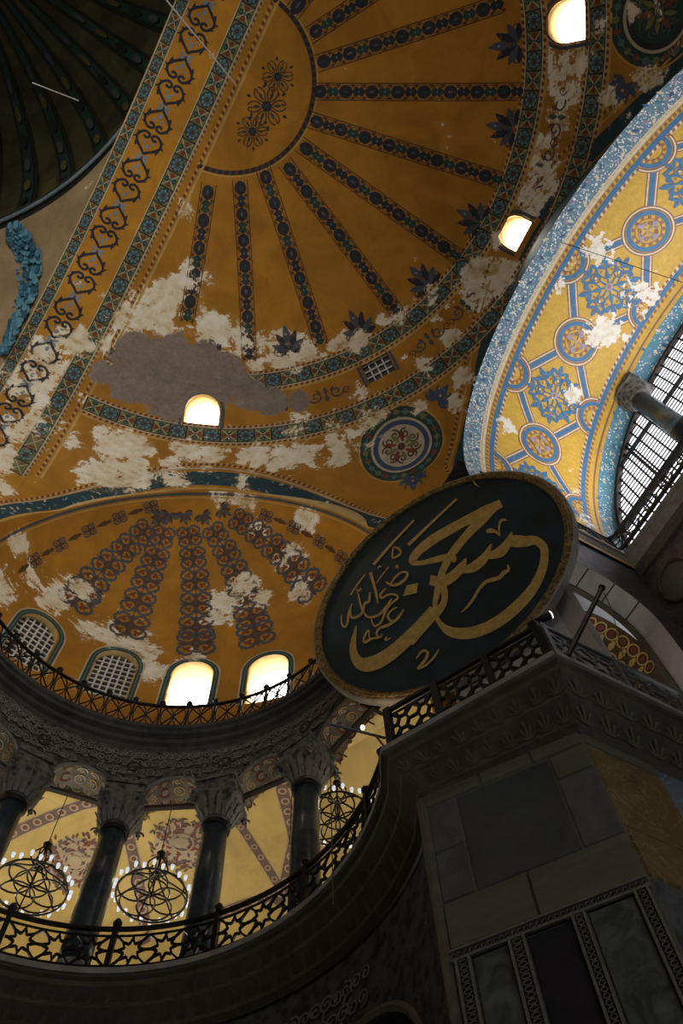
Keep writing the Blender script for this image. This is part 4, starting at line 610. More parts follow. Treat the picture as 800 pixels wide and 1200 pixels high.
for k in range(int(L / .30)):
    q, T = along(P, k * .30); I.motif([('p', ('sky', 'cream', 'teal', 'olive')[random.randrange(4)], leaf(random.uniform(-.2, .2), random.uniform(-.2, .2), .22, .10, random.uniform(0, 6)), 0, 1) for _ in range(2)], q, T, 1)
rope(I, exedra_edge(.85), 0, .12); I.ribbon(exedra_edge(.08), .09, 'gold', 1); I.ribbon(exedra_edge(.74), .05, 'cream', 1); I.build('painted_arch_band', semidome)
I = Inlay(sE); I.ribbon(barrel_edge(.08), .14, 'dkblue', 1)
for a0, a1 in ((-8, 83), (95, 188)): I.ribbon(barrel_edge(.22, 45, a0, a1), .42, 'dkblue', 1); rope(I, barrel_edge(.62, 45, a0, a1), 0, .12); I.ribbon(barrel_edge(.50, 45, a0, a1), .07, 'gold', 1)
I.build('painted_arch_band', semidome)
# vertical border where the semidome meets the great arch
I = Inlay(sE); p = np.array([(.28, RB * math.cos(a) * .9995, ZSP + HS * math.sin(a)) for a in np.linspace(R(12), R(168), 80)]); rope(I, p, 0, .13, 'rust', 'gold', .24); I.ribbon(p, .10, 'gold', 1, off=-.16); I.build('painted_border', semidome)

# ---- great arch between semidome and main dome
def fnA(u, v):
    th = (u - .5) * (pi + 1.0); inn = np.abs(th) <= pi / 2
    y = np.where(inn, RB * np.sin(th), RB * np.sign(th)); z = np.where(inn, ZSP + HS * np.cos(th), ZSP - (np.abs(th) - pi / 2) * 22)
    return np.stack([-2.85 + 2.85 * v, y, z], 1)
arch = shell('great_arch', 160, 8, fnA, [], M['archochre'], sA, 0)
struct(arch, 'broad orange painted arch soffit with dark heart scrolls between two tiled borders', 'arch')
def apath(x, a0=10, a1=170, n=110): return np.array([(x, RB * math.cos(a), ZSP + HS * math.sin(a)) for a in np.radians(np.linspace(a0, a1, n))])
I = Inlay(sA); tile_band(I, apath(-.44), .58, .64, 'dgreen'); I.build('painted_tile_border', arch)
I = Inlay(sA); rope(I, apath(-.06), 0, .10, 'plum', 'gold', .2); I.ribbon(apath(-.06), .05, 'gold', 1, off=.08); I.build('painted_border', arch)
I = Inlay(sA); tile_band(I, apath(-2.60), .38, .52, 'dgreen'); I.build('painted_tile_border', arch)
P, L = resample(apath(-1.74, 8, 172), .05); n = int(L / 1.9); s0 = (2.37 - .95)
for k in range(n):
    q, T = along(P, (k + .5) * L / n); I = Inlay(sA); I.motif(HEARTS, q, T, .95, 1.30); I.build('painted_heart_scroll', arch)

# ---- pendentives and the main dome
XD, RD, ZD = -16.1, 13.6, 38.6
def fnP(u, v):
    y = (u - .5) * 2; a = y * pi / 4; th = np.arcsin(np.clip(y, -1, 1))
    A = np.stack([0 * u - 2.85, RB * y, ZSP + HS * np.cos(th)], 1); B = np.stack([XD + RD * np.cos(a), RD * np.sin(a), 0 * u + ZD - .3], 1)
    k = v[:, None]; Q = A * (1 - k) + B * k; return Q
pend = shell('pendentive', 80, 12, fnP, [], M['beige'], None, 0)
struct(pend, 'plain beige pendentive between the great arch and the dome', 'pendentive')
an = np.linspace(R(45), R(315), 61); c1 = np.stack([XD + RD * np.cos(an), RD * np.sin(an), 0 * an + ZD - .3], 1)
hx = np.where(np.cos(an) > 0, 13.25, 17.9); sc_ = 1 / np.maximum(np.abs(np.cos(an)) / hx, np.abs(np.sin(an)) / 15.5); c2_ = np.stack([XD + sc_ * np.cos(an), sc_ * np.sin(an), 0 * an + ZD - .3], 1)
o = mesh('ceiling', np.vstack([c1, c2_]), [(i, i + 1, 62 + i, 61 + i) for i in range(60)], M['beige']); struct(o, 'flat plaster between the dome ring and the nave walls', 'ceiling')
b = MB(); b.lathe([(RD + .8, -.5), (RD - .05, -.5), (RD - .05, -.3), (RD - .25, -.15), (RD - .25, .12), (RD + .1, .25), (RD + .8, .25)], (XD, 0, ZD), 120)
b.F = b.F[:-2]
o = b.build('dome_cornice', M['domedark'], smooth=False); struct(o, 'dark projecting cornice ring at the foot of the main dome', 'cornice')
tb = MB(); an = np.linspace(0, 2 * pi, 121)[:-1]; tb.tube([(XD + (RD - .06) * math.cos(a), (RD - .06) * math.sin(a), ZD - .52) for a in an], .07, 6, True); q = tb.build('pale_bead', M['sky'], o)
def fnD(u, v):
    a = u * 2 * pi; b = v * pi / 2 * .985; return np.stack([XD + RD * np.cos(b) * np.cos(a), RD * np.cos(b) * np.sin(a), ZD + .2 + 11 * np.sin(b)], 1)
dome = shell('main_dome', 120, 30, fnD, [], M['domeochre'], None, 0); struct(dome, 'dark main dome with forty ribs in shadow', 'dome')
sD = ell_surf((XD, 0, ZD + .2), (RD, RD, 11))
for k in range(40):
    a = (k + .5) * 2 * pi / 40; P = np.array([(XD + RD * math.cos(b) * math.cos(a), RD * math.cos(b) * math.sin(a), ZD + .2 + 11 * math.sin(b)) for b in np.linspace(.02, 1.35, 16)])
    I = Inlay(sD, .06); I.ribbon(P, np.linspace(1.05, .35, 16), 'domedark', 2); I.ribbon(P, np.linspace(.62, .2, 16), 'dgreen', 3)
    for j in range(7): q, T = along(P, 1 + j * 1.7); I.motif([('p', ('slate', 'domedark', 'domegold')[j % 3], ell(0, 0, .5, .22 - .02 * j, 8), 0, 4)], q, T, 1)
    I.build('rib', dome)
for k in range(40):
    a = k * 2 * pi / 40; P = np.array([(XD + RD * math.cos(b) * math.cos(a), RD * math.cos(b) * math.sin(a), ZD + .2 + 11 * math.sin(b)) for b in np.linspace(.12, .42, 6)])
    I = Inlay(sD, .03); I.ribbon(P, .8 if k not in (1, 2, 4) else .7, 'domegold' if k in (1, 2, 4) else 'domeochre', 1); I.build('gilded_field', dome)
# seraph wing in the pendentive: overlapping blue feathers

# seraph wing in the pendentive: overlapping blue feathers
I = Inlay(Surf(lambda P: np.atleast_2d(P), lambda P: np.tile(unit(np.array([[-.55, -.55, -.62]])), (len(np.atleast_2d(P)), 1))), .03)
wing = cr([(-5.35, 8.75, 38.05), (-4.85, 9.0, 37.6), (-4.2, 9.42, 37.04), (-3.58, 10.27, 36.15), (-3.27, 11.32, 35.28), (-3.04, 12.35, 34.4)], 8)
for k in range(420):
    s_ = random.uniform(0, 1); i = s_ * (len(wing) - 1.01); j = int(i); c = wing[j] + (wing[j + 1] - wing[j]) * (i - j)
    wdt = .95 * (.45 + .75 * math.sin(pi * min(1, s_ * 1.15))); c = c + np.array([-.45, .40, .25]) * random.uniform(-.9, 1) * wdt + np.array([-.05, -.05, -.06])
    d = (.35, .45, -.8); I.motif([('p', ('feather', 'feather_dark', 'feather_pale')[random.randrange(3)], [(0, .09), (.42, .12), (.55, 0), (.42, -.12), (0, -.09)], 0, random.uniform(0, 2))], c, d, random.uniform(.7, 1.0))
I.build('seraph_wing', pend)

# ---- barrel vault before the west window
def barrel_ring(x, r=RBB, n=96):
    th = np.radians(np.linspace(0, 180, n)); return np.stack([np.full(n, x), YB + r * np.cos(th), ZBC + r * np.sin(th)], 1)
def fnB(u, v):
    s_ = u * (pi + .5) - .25; y = np.where(s_ < 0, RBB, np.where(s_ > pi, -RBB, RBB * np.cos(s_))); z = np.where(s_ < 0, s_ * 4, np.where(s_ > pi, (pi - s_) * 4, RBB * np.sin(s_)))
    return np.stack([12.0 + 5.95 * v, YB + y, ZBC + z], 1)
vault = shell('barrel_vault', 110, 20, fnB, [], M['mgold'], sB, 0); struct(vault, 'bright gold mosaic barrel vault with blue ringed medallions before the great window', 'vault')
# junction between the half dome and the front edge of the vault
A = barrel_edge(0, 97, -8, 188); Bf = fnB(np.linspace(0, 1, 97), np.zeros(97))
V = np.vstack([A, Bf]); o = mesh('vault_fascia', V, [(i, i + 1, 98 + i, 97 + i) for i in range(96)], M['dkblue'], smooth=True); struct(o, 'dark blue painted edge joining half dome and gold vault', 'fascia')
def bp(x, deg): a = R(deg); return (x, YB + RBB * math.cos(a), ZBC + RBB * math.sin(a))
def bline(x, a0=-2, a1=182, n=100): return np.array([bp(x, a) for a in np.linspace(a0, a1, n)])
def curl_path(p): return cr(p, 4)
I = Inlay(sB)
I.ribbon(bline(12.30), .60, 'mpale', 1); I.ribbon(bline(12.62), .05, 'mcream', 2); I.ribbon(bline(12.72), .10, 'mcream', 1); rope(I, bline(12.86), 0, .12, 'mrust', 'mgold', .2); I.ribbon(bline(13.02), .16, 'mblue', 1); rope(I, bline(13.16), 0, .10, 'mrust', 'mcream', .2)
P, L = resample(bline(12.62), .2)
for k in range(int(L / .2)):
    q, T = along(P, k * .2); q2 = q + np.array([random.uniform(-.55, -.1), 0, 0]); I.motif([('p', ('mteal', 'mlilac', 'mcream', 'mdark')[k % 4], leaf(0, 0, .24, .11, random.uniform(0, 6)), 0, 2)], q2, T, 1); I.motif([('p', 'mcream', [(-.3, -.9), (.3, -.9), (0, .6)], 0, 2)], q, T, .2, .14)
I.build('mosaic_border', vault)
I = Inlay(sB)
rope(I, bline(16.40), 0, .10, 'mrust', 'mcream', .2); I.ribbon(bline(16.54), .16, 'mblue', 1); rope(I, bline(16.68), 0, .12, 'mrust', 'mgold', .2); I.ribbon(bline(16.84), .14, 'mgold', 1); I.ribbon(bline(16.95), .06, 'mrust', 1); I.ribbon(bline(17.05), .10, 'mgold', 2); I.ribbon(bline(17.52), .80, 'mteal', 1)
P, L = resample(bline(17.5), .2)
for k in range(int(L / .16)):
    q, T = along(P, k * .16); q = q + np.array([random.uniform(-.34, .34), 0, 0]); I.motif([('p', ('mpale', 'mlilac', 'mcream', 'mblue', 'mdark')[random.randrange(5)], leaf(0, 0, .22, .10, random.uniform(0, 6)), 0, 2)], q, T, 1)
I.build('mosaic_border', vault)
def arabesque():
    m = []
    for i in range(8):
        a = i * pi / 4; A = lambda pts: rot2(pts, a)
        if i % 2 == 0:
            m += [('s', 'mblue', A([(.08, 0), (.62, 0)]), .05, 2), ('p', 'mblue', A(leaf(.58, 0, .40, .20, 0)), 0, 2), ('p', 'mblue', A(leaf(.22, 0, .30, .15, 0)), 0, 2)]
            for sg in (1, -1):
                m += [('p', 'mblue', A(leaf(.56, sg * .03, .32, .13, sg * 1.0)), 0, 2), ('s', 'mblue', A(cr([(.26, sg * .05), (.42, sg * .22), (.62, sg * .27), (.74, sg * .20), (.70, sg * .12), (.62, sg * .14)], 3).tolist()), .04, 2), ('p', 'mblue', A(leaf(.62, sg * .27, .24, .12, sg * .7)), 0, 2), ('p', 'mblue', A(leaf(.40, sg * .20, .20, .10, sg * 1.3)), 0, 2), ('p', 'mrust', A(ell(.50, sg * .16, .035, .035, 6)), 0, 3)]
        else:
            m += [('c', 'mdark', A(ell(.50, 0, .15, .15, 14)), .03, 2), ('s', 'mdark', A(spiral(.50, 0, .10, 1.2, pi)), .028, 2), ('p', 'mcream', A(ell(.50, 0, .04, .04, 6)), 0, 3), ('s', 'mblue', A([(.1, 0), (.36, 0)]), .045, 2), ('p', 'mblue', A(leaf(.66, 0, .36, .17, 0)), 0, 2), ('p', 'mrust', A(ell(.82, 0, .04, .03, 6)), 0, 3)]
            for sg in (1, -1): m += [('p', 'mblue', A(leaf(.68, sg * .02, .28, .11, sg * .9)), 0, 2), ('p', 'mblue', A(leaf(.60, sg * .13, .20, .10, sg * 1.4)), 0, 2)]
    m += [('p', 'mlilac', ell(0, 0, .12, .12, 8), 0, 3), ('p', 'mrust', ell(0, 0, .05, .05, 6), 0, 4)]; return m
ARAB = arabesque()
def crosslet():
    m = []
    for i in range(4):
        a = i * pi / 2; m += [('s', 'mlilac', rot2([(.05, 0), (.34, 0)], a), .05, 4), ('p', 'mlilac', rot2(leaf(.22, 0, .24, .2, 0), a), 0, 4)]
        for sg in (1, -1): m.append(('s', 'mrust' if sg > 0 else 'mlilac', rot2(spiral(.24, sg * .13, .09, 1.1, -sg * pi / 2, sg), a), .04, 4))
    return m
CROSS = crosslet()
def ringset(I, c, T, half=0):
    """blue ring with rope edges; half: +1/-1 keeps only the half on that side"""
    an = np.linspace(0, 2 * pi, 41)[:-1] if not half else np.linspace(-pi / 2, pi / 2, 22) + (0 if half > 0 else pi)
    p0 = np.array(bp(*c))
    def circ(r): return np.array([bp(c[0] + r * math.cos(a), c[1] + math.degrees(r * math.sin(a) / RBB)) for a in an])
    r0 = .62 if not half else .52
    cl = not half
    I.ribbon(circ(r0), .145, 'mblue', 2, closed=cl); I.ribbon(circ(r0 + .12), .05, 'mrust', 2, closed=cl); I.ribbon(circ(r0 + .17), .05, 'mcream', 2, closed=cl); I.ribbon(circ(r0 + .215), .04, 'mrust', 2, closed=cl)
    for k in range(26 if cl else 13):
        a = k * 2 * pi / 26 if cl else -pi / 2 + (k + .5) * pi / 13 + (0 if half > 0 else pi); rr = r0 - .14
        q = np.array(bp(c[0] + rr * math.cos(a), c[1] + math.degrees(rr * math.sin(a) / RBB))); q2 = np.array(bp(c[0] + rr * math.cos(a + .1), c[1] + math.degrees(rr * math.sin(a + .1) / RBB)))
        I.motif([('p', 'mrust' if k % 2 else 'mgold', [(-.5, -.5), (.5, -.5), (.5, .5), (-.5, .5)], 0, 1)], q, q2 - q, .12, .09)
    I.ribbon(circ(r0 - .20), .03, 'mrust', 2, closed=cl)
P0 = 35.0 - 37.4; 
for k in range(-1, 6):
    pm = 35.0 + 37.4 * (k - 0) - 0; pr = 16.3 + 37.4 * k
    if 2 < pm < 178:
        I = Inlay(sB); ringset(I, (14.77, pm), 0); I.motif(CROSS, bp(14.77, pm), (1, 0, 0), .92); 
        for sx, lim in ((-1, 13.25), (1, 16.36)):
            for sg in (-1, 1):
                ph = math.radians(18.7) * RBB; a0 = np.array([14.77, pm * math.radians(1) * RBB]); b0 = np.array([lim, (pm + sg * 18.7) * math.radians(1) * RBB]); d = (b0 - a0) / np.linalg.norm(b0 - a0); s0, s1 = a0 + d * .72, b0 - d * .62
                pts = np.array([bp(*(lambda w: (w[0], math.degrees(w[1] / RBB)))(s0 + (s1 - s0) * f)) for f in np.linspace(0, 1, 6)])
                I.ribbon(pts, .15, 'mblue', 1)
                for o_ in (1, -1): I.ribbon(pts, .045, 'mcream', 1, off=o_ * .125); I.ribbon(pts, .035, 'mrust', 1, off=o_ * .17); I.ribbon(pts, .03, 'mrust', 1, off=o_ * .09)
        I.build('mosaic_medallion', vault)
    if 5 < pr < 175:
        I = Inlay(sB); I.motif(ARAB, bp(14.8, pr), (1, 1, 0), 1.12); I.build('mosaic_arabesque', vault)
        for xx, hf in ((13.10, 1), (16.46, -1)): I = Inlay(sB); ringset(I, (xx, pr), 0, hf); I.build('mosaic_half_medallion', vault)

# ---- great west window
wroot = empty('window_6', (17.9, YB, ZBC)); struct(wroot, 'huge semicircular west window with a fine dark grid of panes and two columns', 'window')
RW = RBB - .05
pts = [(17.95, YB + RW * math.cos(a), ZBC + RW * math.sin(a)) for a in np.linspace(0, pi, 60)]
mesh('pane', pts, [tuple(range(60))], M['westpane'], wroot)
ny = int(RW * 2 / .34)
for i in range(1, ny):
    y = -RW + 2 * RW * i / ny; h = math.sqrt(RW * RW - y * y); b = MB(); b.bar((17.86, YB + y, ZBC), (17.86, YB + y, ZBC + h), .065, .05, (1, 0, 0)); b.build('glazing_bar', M['iron'], wroot)
nz = int(RW / .21)
for j in range(1, nz):
    z = RW * j / nz; h = math.sqrt(RW * RW - z * z); b = MB(); b.bar((17.87, YB - h, ZBC + z), (17.87, YB + h, ZBC + z), .038, .04, (1, 0, 0)); b.build('glazing_bar', M['iron'], wroot)
for z in (1.45, 4.2):
    h = math.sqrt(RW * RW - z * z); b = MB(); b.bar((17.82, YB - h, ZBC + z), (17.82, YB + h, ZBC + z), .10, .10, (1, 0, 0)); b.build('transom', M['iron'], wroot)
for y in (-4.1, 4.1):
    h = math.sqrt(RW * RW - y * y); b = MB(); b.bar((17.84, YB + y, ZBC), (17.84, YB + y, ZBC + h), .10, .09, (1, 0, 0)); b.build('mullion', M['iron'], wroot)
b = MB(); b.poly([(17.84, YB + (RW - .06) * math.cos(a), ZBC + (RW - .06) * math.sin(a)) for a in np.linspace(0, pi, 50)], .12, .18, up=(1, 0, 0)); b.build('window_frame', M['wood'], wroot)
for y, lb in ((2.34, 'dark column with flaring white capital standing before the great west window, left one'), (-2.7, 'dark column before the great west window, hidden farther side')):
    r_ = empty('window_column', (17.45, y, ZB)); tag(r_, lb, 'column', 'columns of the great west window'); top = ZBC + math.sqrt(RBB ** 2 - (y - YB) ** 2) - ZB + .03
    s_ = MB(); s_.lathe([(.36, .35), (.35, 2.5), (.32, top - .95)], (0, 0, 0), 20); o = s_.build('shaft', M['shaft'], r_, True, False)
    s_ = MB(); s_.lathe([(.42, 0), (.42, .12), (.36, .2), (.38, .28), (.31, .36)], (0, 0, 0), 20); s_.build('base', M['lip'], r_, True, False)
    s_ = MB(); s_.lathe([(.33, top - .97), (.38, top - .92), (.34, top - .88), (.42, top - .7), (.58, top - .32), (.64, top - .25)], (0, 0, 0), 20); s_.box((0, 0, top - .12), (1.15, 1.25, .26)); s_.build('capital', M['capital'], r_, False, False)

# ---- walls around the barrel and the west gallery
SIDEX0, SIDEX1, YS = 13.7, 17.5, 6.32
def wall_with_arch(name, o0, ax, L, z0, z1, cx, zs, r, mat, thick, nin, label, rim=None, n=28):
    """vertical wall from o0 along ax, arched opening centred cx (along) springing zs radius r"""
    o0 = np.array(o0, float); ax = np.array(ax, float); nin = np.array(nin, float)
    def fn(u, v): return o0 + (u * L)[:, None] * ax + np.array([0, 0, 1.]) * (z0 + (z1 - z0) * v)[:, None]
    def hole(P):
        x = (P - o0) @ ax - cx; z = P[:, 2] - zs; return np.where(z > 0, np.hypot(x, z) - r, np.abs(x) - r)
    S = plane_surf(o0, nin); w = shell(name, max(12, int(L / .12)), max(12, int((z1 - z0) / .15)), fn, [hole], mat, None, 0, rim)
    # reveal
    th = np.linspace(0, pi, n); E_ = [o0 + ax * (cx + r * math.cos(a)) + np.array([0, 0, zs + r * math.sin(a)]) for a in th]; E_ = [o0 + ax * (cx + r) + np.array([0, 0, z0])] + E_ + [o0 + ax * (cx - r) + np.array([0, 0, z0])]
    E_ = np.array(E_); m = len(E_); mesh('arch_soffit', np.vstack([E_, E_ - nin * thick]), [(i, i + 1, m + i + 1, m + i) for i in range(m - 1)], rim or mat, w, smooth=False)
    return struct(w, label, 'wall'), E_
ws, edge = wall_with_arch('wall_side', (SIDEX0 - .22, YS, 0), (1, 0, 0), SIDEX1 - SIDEX0 + .22, ZG, ZB, 15.1 - SIDEX0 + .22, 19.9, 1.62, M['darkwall'], .62, (0, -1, 0), 'dark marble spandrel wall over the pale gallery arch right of the roundel', M['wall'])
d = MB(); e2 = edge + np.array([0, .66, 0]); ctr = np.array([15.1, YS + .66, 19.9]); e3 = e2 + unit(ctr - e2) * .04
d.poly(e3, .10, .14, up=(0, 1, 0)); d.build('dentil_moulding', M['moulding'], ws)
for a in (35, 62, 90, 118): # joints between the marble slabs of the soffit
    b = MB(); p = np.array([15.1 + 1.615 * math.cos(R(a)), YS, 19.9 + 1.615 * math.sin(R(a))]); b.bar(p, p + np.array([0, .62, 0]), .035, .02, (math.cos(R(a)), 0, math.sin(R(a)))); b.build('slab_joint', M['joint'], ws)
wi, e = wall_with_arch('wall_gallery', (13.6, 8.0, 0), (1, 0, 0), 7.4, ZG, 27.0, 17.55 - 13.6, 22.3, 1.4, M['wall'], 1.3, (0, -1, 0), 'pale ashlar wall inside the west gallery seen through the arch', M['brown'])
for x in (14.1, 14.5, 15.3): b = MB(); b.box((x, 7.97, 19.5), (.12, .08, 11.2)); b.build('marble_strip', M['moulding'], wi)
for z in (16, 18.1, 20.3, 22.4, 24.6): b = MB(); b.box((14.85, 7.985, z), (2.4, .05, .05)); b.build('stone_course', M['joint'], wi)
# ornament of that inner arch soffit
I = Inlay(Surf(lambda P: np.stack([17.55 + (np.atleast_2d(P)[:, 0] - 17.55), np.atleast_2d(P)[:, 1], np.atleast_2d(P)[:, 2]], 1), lambda P: unit(np.stack([17.55 - np.atleast_2d(P)[:, 0], 0 * np.atleast_2d(P)[:, 0], 22.3 - np.atleast_2d(P)[:, 2]], 1))), .015)
for a in range(5, 180, 16):
    for yy in (8.3, 8.95):
        p = (17.55 + 1.39 * math.cos(R(a)), yy, 22.3 + 1.39 * math.sin(R(a))); I.motif([('c', 'gold', ell(0, 0, .18, .18, 14), .05, 1), ('p', 'rust', ell(0, 0, .10, .10, 8), 0, 1)], p, (0, 1, 0), 1)
    p = (17.55 + 1.39 * math.cos(R(a + 8)), 8.62, 22.3 + 1.39 * math.sin(R(a + 8))); I.motif([('p', 'gold', leaf(-.2, 0, .4, .2, 0), 0, 1)], p, (0, 1, 0), 1)
I.build('painted_soffit', wi)
bw = mesh('wall_west', [(17.5, -6.7, 6), (17.5, YS, 6), (17.5, YS, ZB), (17.5, -6.7, ZB)], [(0, 1, 2, 3)], M['darkwall']); struct(bw, 'dark marble west wall with inlaid round discs below the great window', 'wall')
for y, z in ((5.55, 21.75), (3.4, 21.75), (5.5, 19.2)):
    s_ = MB(); an = np.linspace(0, 2 * pi, 33)[:-1]; s_.tube([(17.46, y + .55 * math.cos(a), z + .78 * math.sin(a)) for a in an], .06, 6, True); s_.build('disc_moulding', M['moulding'], bw)
    pts = [(17.47, y + .5 * math.cos(a), z + .72 * math.sin(a)) for a in an]; mesh('marble_disc', pts, [tuple(range(32))], M['slabgrey'], bw)
for z in (17.5, 20.3, 23.2): s_ = MB(); s_.box((17.46, 0, z), (.1, 12.4, .12)); s_.build('stone_course', M['moulding'], bw)
ws2 = mesh('wall_side', [(13.0, -6.6, 6), (17.5, -6.6, 6), (17.5, -6.6, ZB), (13.0, -6.6, ZB)], [(0, 1, 2, 3)], M['darkwall']); struct(ws2, 'dark marble side wall of the barrel vault opposite the roundel', 'wall')
# gallery floor and ceiling of the west gallery, closing wall
for nm, z, lb in (('floor', ZG, 'stone floor slab of the west gallery beside the pier'), ('ceiling', 26.9, 'flat shadowed ceiling over the west gallery')):
    o = mesh(nm, [(12.2, 6.0 if z < 20 else 6.5, z), (24, 6.0 if z < 20 else 6.5, z), (24, 24, z), (12.2, 24, z)], [(0, 1, 2, 3)], M['darkwall']); struct(o, lb, nm)
# cornice of the barrel vault at the foot of the window
def sweep(name, path_out, path_in, prof, mat, label, cat='cornice', parent=None, smooth=False):
    """profile (f, z): f = 0 at the lip polyline, 1 at the wall polyline"""
    A = np.array(path_out, float); B = np.array(path_in, float); V = []
    for f, z in prof: Q = A * (1 - f) + B * f; V.append(np.c_[Q, np.full(len(Q), z)])
    n = len(A); V = np.vstack(V); F = [(k * n + i, k * n + i + 1, (k + 1) * n + i + 1, (k + 1) * n + i) for k in range(len(prof) - 1) for i in range(n - 1)]
    o = mesh(name, V, F, mat, parent, smooth=smooth)
    return struct(o, label, cat) if label else o
lipB = [(12.3, YS - .08), (17.3, YS - .08), (17.3, -6.5), (12.6, -6.5)]; inB = [(12.3, YS + .6), (18.1, YS + .6), (18.1, -7.1), (12.6, -7.1)]
lipB2 = [(12.3, 6.12), (17.28, 6.12), (17.28, -6.4), (12.6, -6.4)]
sweep('cornice_barrel', lipB2, inB, [(1, ZB), (.0, ZB), (0, ZB - .18), (.08, ZB - .22), (.14, ZB - .4), (.30, ZB - .6)], M['lip'], 'stone cornice at the foot of the gold vault and great window')

# ---- exedra: conch with five windows
def fnC(u, v):
    a = (u * 1.0) * pi; lat = v; b = np.clip((lat - .25) / .75, 0, 1) * pi / 2; cb = np.cos(b)
    zz = np.where(lat < .25, (ZC - .6) + (25.75 - ZC + .6) * lat / .25, 25.75 + 6.55 * np.sin(b))
    lx = 6.55 * np.cos(a) * np.where(lat < .25, 1, cb); ly = 4.33 * np.sin(a) * np.where(lat < .25, 1, cb)
    Q = cC[None, :2] + lx[:, None] * tE[None, :2] + ly[:, None] * nE[None, :2]; return np.c_[Q, zz]
CWIN = []
for k in (-2, -1, 0, 1, 2):
    az = R(63.3 + 22 * k); d = np.array([math.cos(az), math.sin(az), 0]); 
    p = np.array([XC[0], XC[1], 0]) + d * 6.5; p[2] = 24.35; p = sC.proj(p[None])[0]; N = sC.nrm(p[None])[0]; tan = unit(np.cross([0, 0, 1], N)); CWIN.append((p, tan, np.array([0, 0, 1.]), -N))
def chole(p, tx, w, h):
    def f(P):
        D = P - p; x = D @ tx; y = D[:, 2]; dn = D @ np.cross(tx, [0, 0, 1]); a = np.where(y > h - w, np.hypot(x, y - (h - w)) - w, np.maximum(np.abs(x) - w, -y)); return np.where(np.abs(dn) < 2.2, a, 9.)
    return f
CW_W, CW_H = .68, 2.60
conch = shell('exedra_conch', 220, 130, fnC, [chole(p, t_, CW_W, CW_H) for p, t_, u_, o_ in CWIN], M['ochre'], sC, .7, M['brick']); struct(conch, 'orange painted conch of the exedra with brown rosette ribs above five arched windows', 'half dome')
cl = ['arched window of the exedra partly hidden behind the roundel', 'bright arched window of the exedra with blue glare, nearest the roundel of those in full view', 'bright arched window at the middle of the exedra', 'lattice window of the exedra second from the left end, half blocked', 'lattice window at the left end of the exedra beside flaked plaster']
for k, (p, t_, u_, o_) in enumerate(CWIN):
    lat = k >= 3
    window('window_%d' % (7 + k), p, t_, u_, o_, CW_W, CW_H, .22 if lat else .62, 'dimpane' if lat else 'pane', 6 if lat else 0, 9 if lat else 0, 'lattice', .06, cl[k])
    I = Inlay(sC); pts = [p - t_ * (CW_W + .12)] + [p + t_ * (CW_W + .12) * math.cos(x) + u_ * (CW_H - CW_W + (CW_W + .12) * math.sin(x)) for x in np.linspace(pi, 0, 20)] + [p + t_ * (CW_W + .12)]
    pts, _ = resample(pts, .15); I.ribbon(pts, .16, 'dgreen', 1); I.ribbon(pts, .05, 'cream', 1, off=-.12 if False else .12); I.ribbon(pts, .05, 'teal', 2); I.build('painted_window_surround', conch)
    if not lat: area('daylight_exedra_window', tuple(p + o_ * .3 + np.array([0, 0, 1.2])), tuple(p - o_ * 4 + np.array([0, 0, 4.0])), 1.2, 2.2, 45, (1, .97, .92))
for i, (a, b) in enumerate(CR):
    a = np.array(a); b = np.array(b); P = sC.proj(np.array([a + (b - a) * f + np.array([0, 0, .9 * math.sin(pi * f)]) for f in np.linspace(0, 1, 20)])); P, L = resample(P, .15); I = Inlay(sC)
    thin = i in (0, 6); s_ = .15; k = 0; grow = .80 if not thin else .42
    while s_ < L - .1:
        h = (grow + .45 * (s_ / L)) if not thin else (.55 + .12 * (k % 2)); q, T = along(P, min(s_ + h / 2, L - .05))
        if thin and k % 2: I.motif([('p', 'brown', leaf(-.5, 0, 1, .3, 0), 0, 1)], q, T, h)
        else: I.motif(CUNIT, q, T, h / 1.22, h / 1.08 if not thin else h / 1.5)
        s_ += h * 1.02; k += 1
    if not thin: I.motif(palmette('slate', 'brown', 'rust'), P[0] + (P[0] - P[2]) * 1.2, P[2] - P[0], .5, .5)
    I.build('painted_rib', conch)
I = Inlay(sC); P = np.array([cC + tE * 6.55 * math.cos(a) + nE * .12 + np.array([0, 0, 6.55 * math.sin(a)]) for a in np.linspace(.02, pi - .02, 70)]); I.ribbon(P, .10, 'slate', 1); I.ribbon(P + nE * .14, .05, 'gold', 1); I.build('painted_border', conch)
# ring seam between semidome edge and conch edge
Aq = exedra_edge(0, 80, 1, 179); Bq = np.array([cC + tE * 6.55 * math.cos(a) + np.array([0, 0, 6.55 * math.sin(a)]) for a in np.linspace(R(1), R(179), len(Aq))])
Bq = np.array([[*(14.5 * nE + tE * (p @ tE))[:2], p[2]] for p in Aq]); Bq = sC.proj(Bq) * 1.0
o = mesh('arch_fascia', np.vstack([Aq, Bq]), [(i, i + 1, len(Aq) + i + 1, len(Aq) + i) for i in range(len(Aq) - 1)], M['ochre'], smooth=True); struct(o, 'narrow plaster edge between the half dome and the exedra conch', 'fascia')

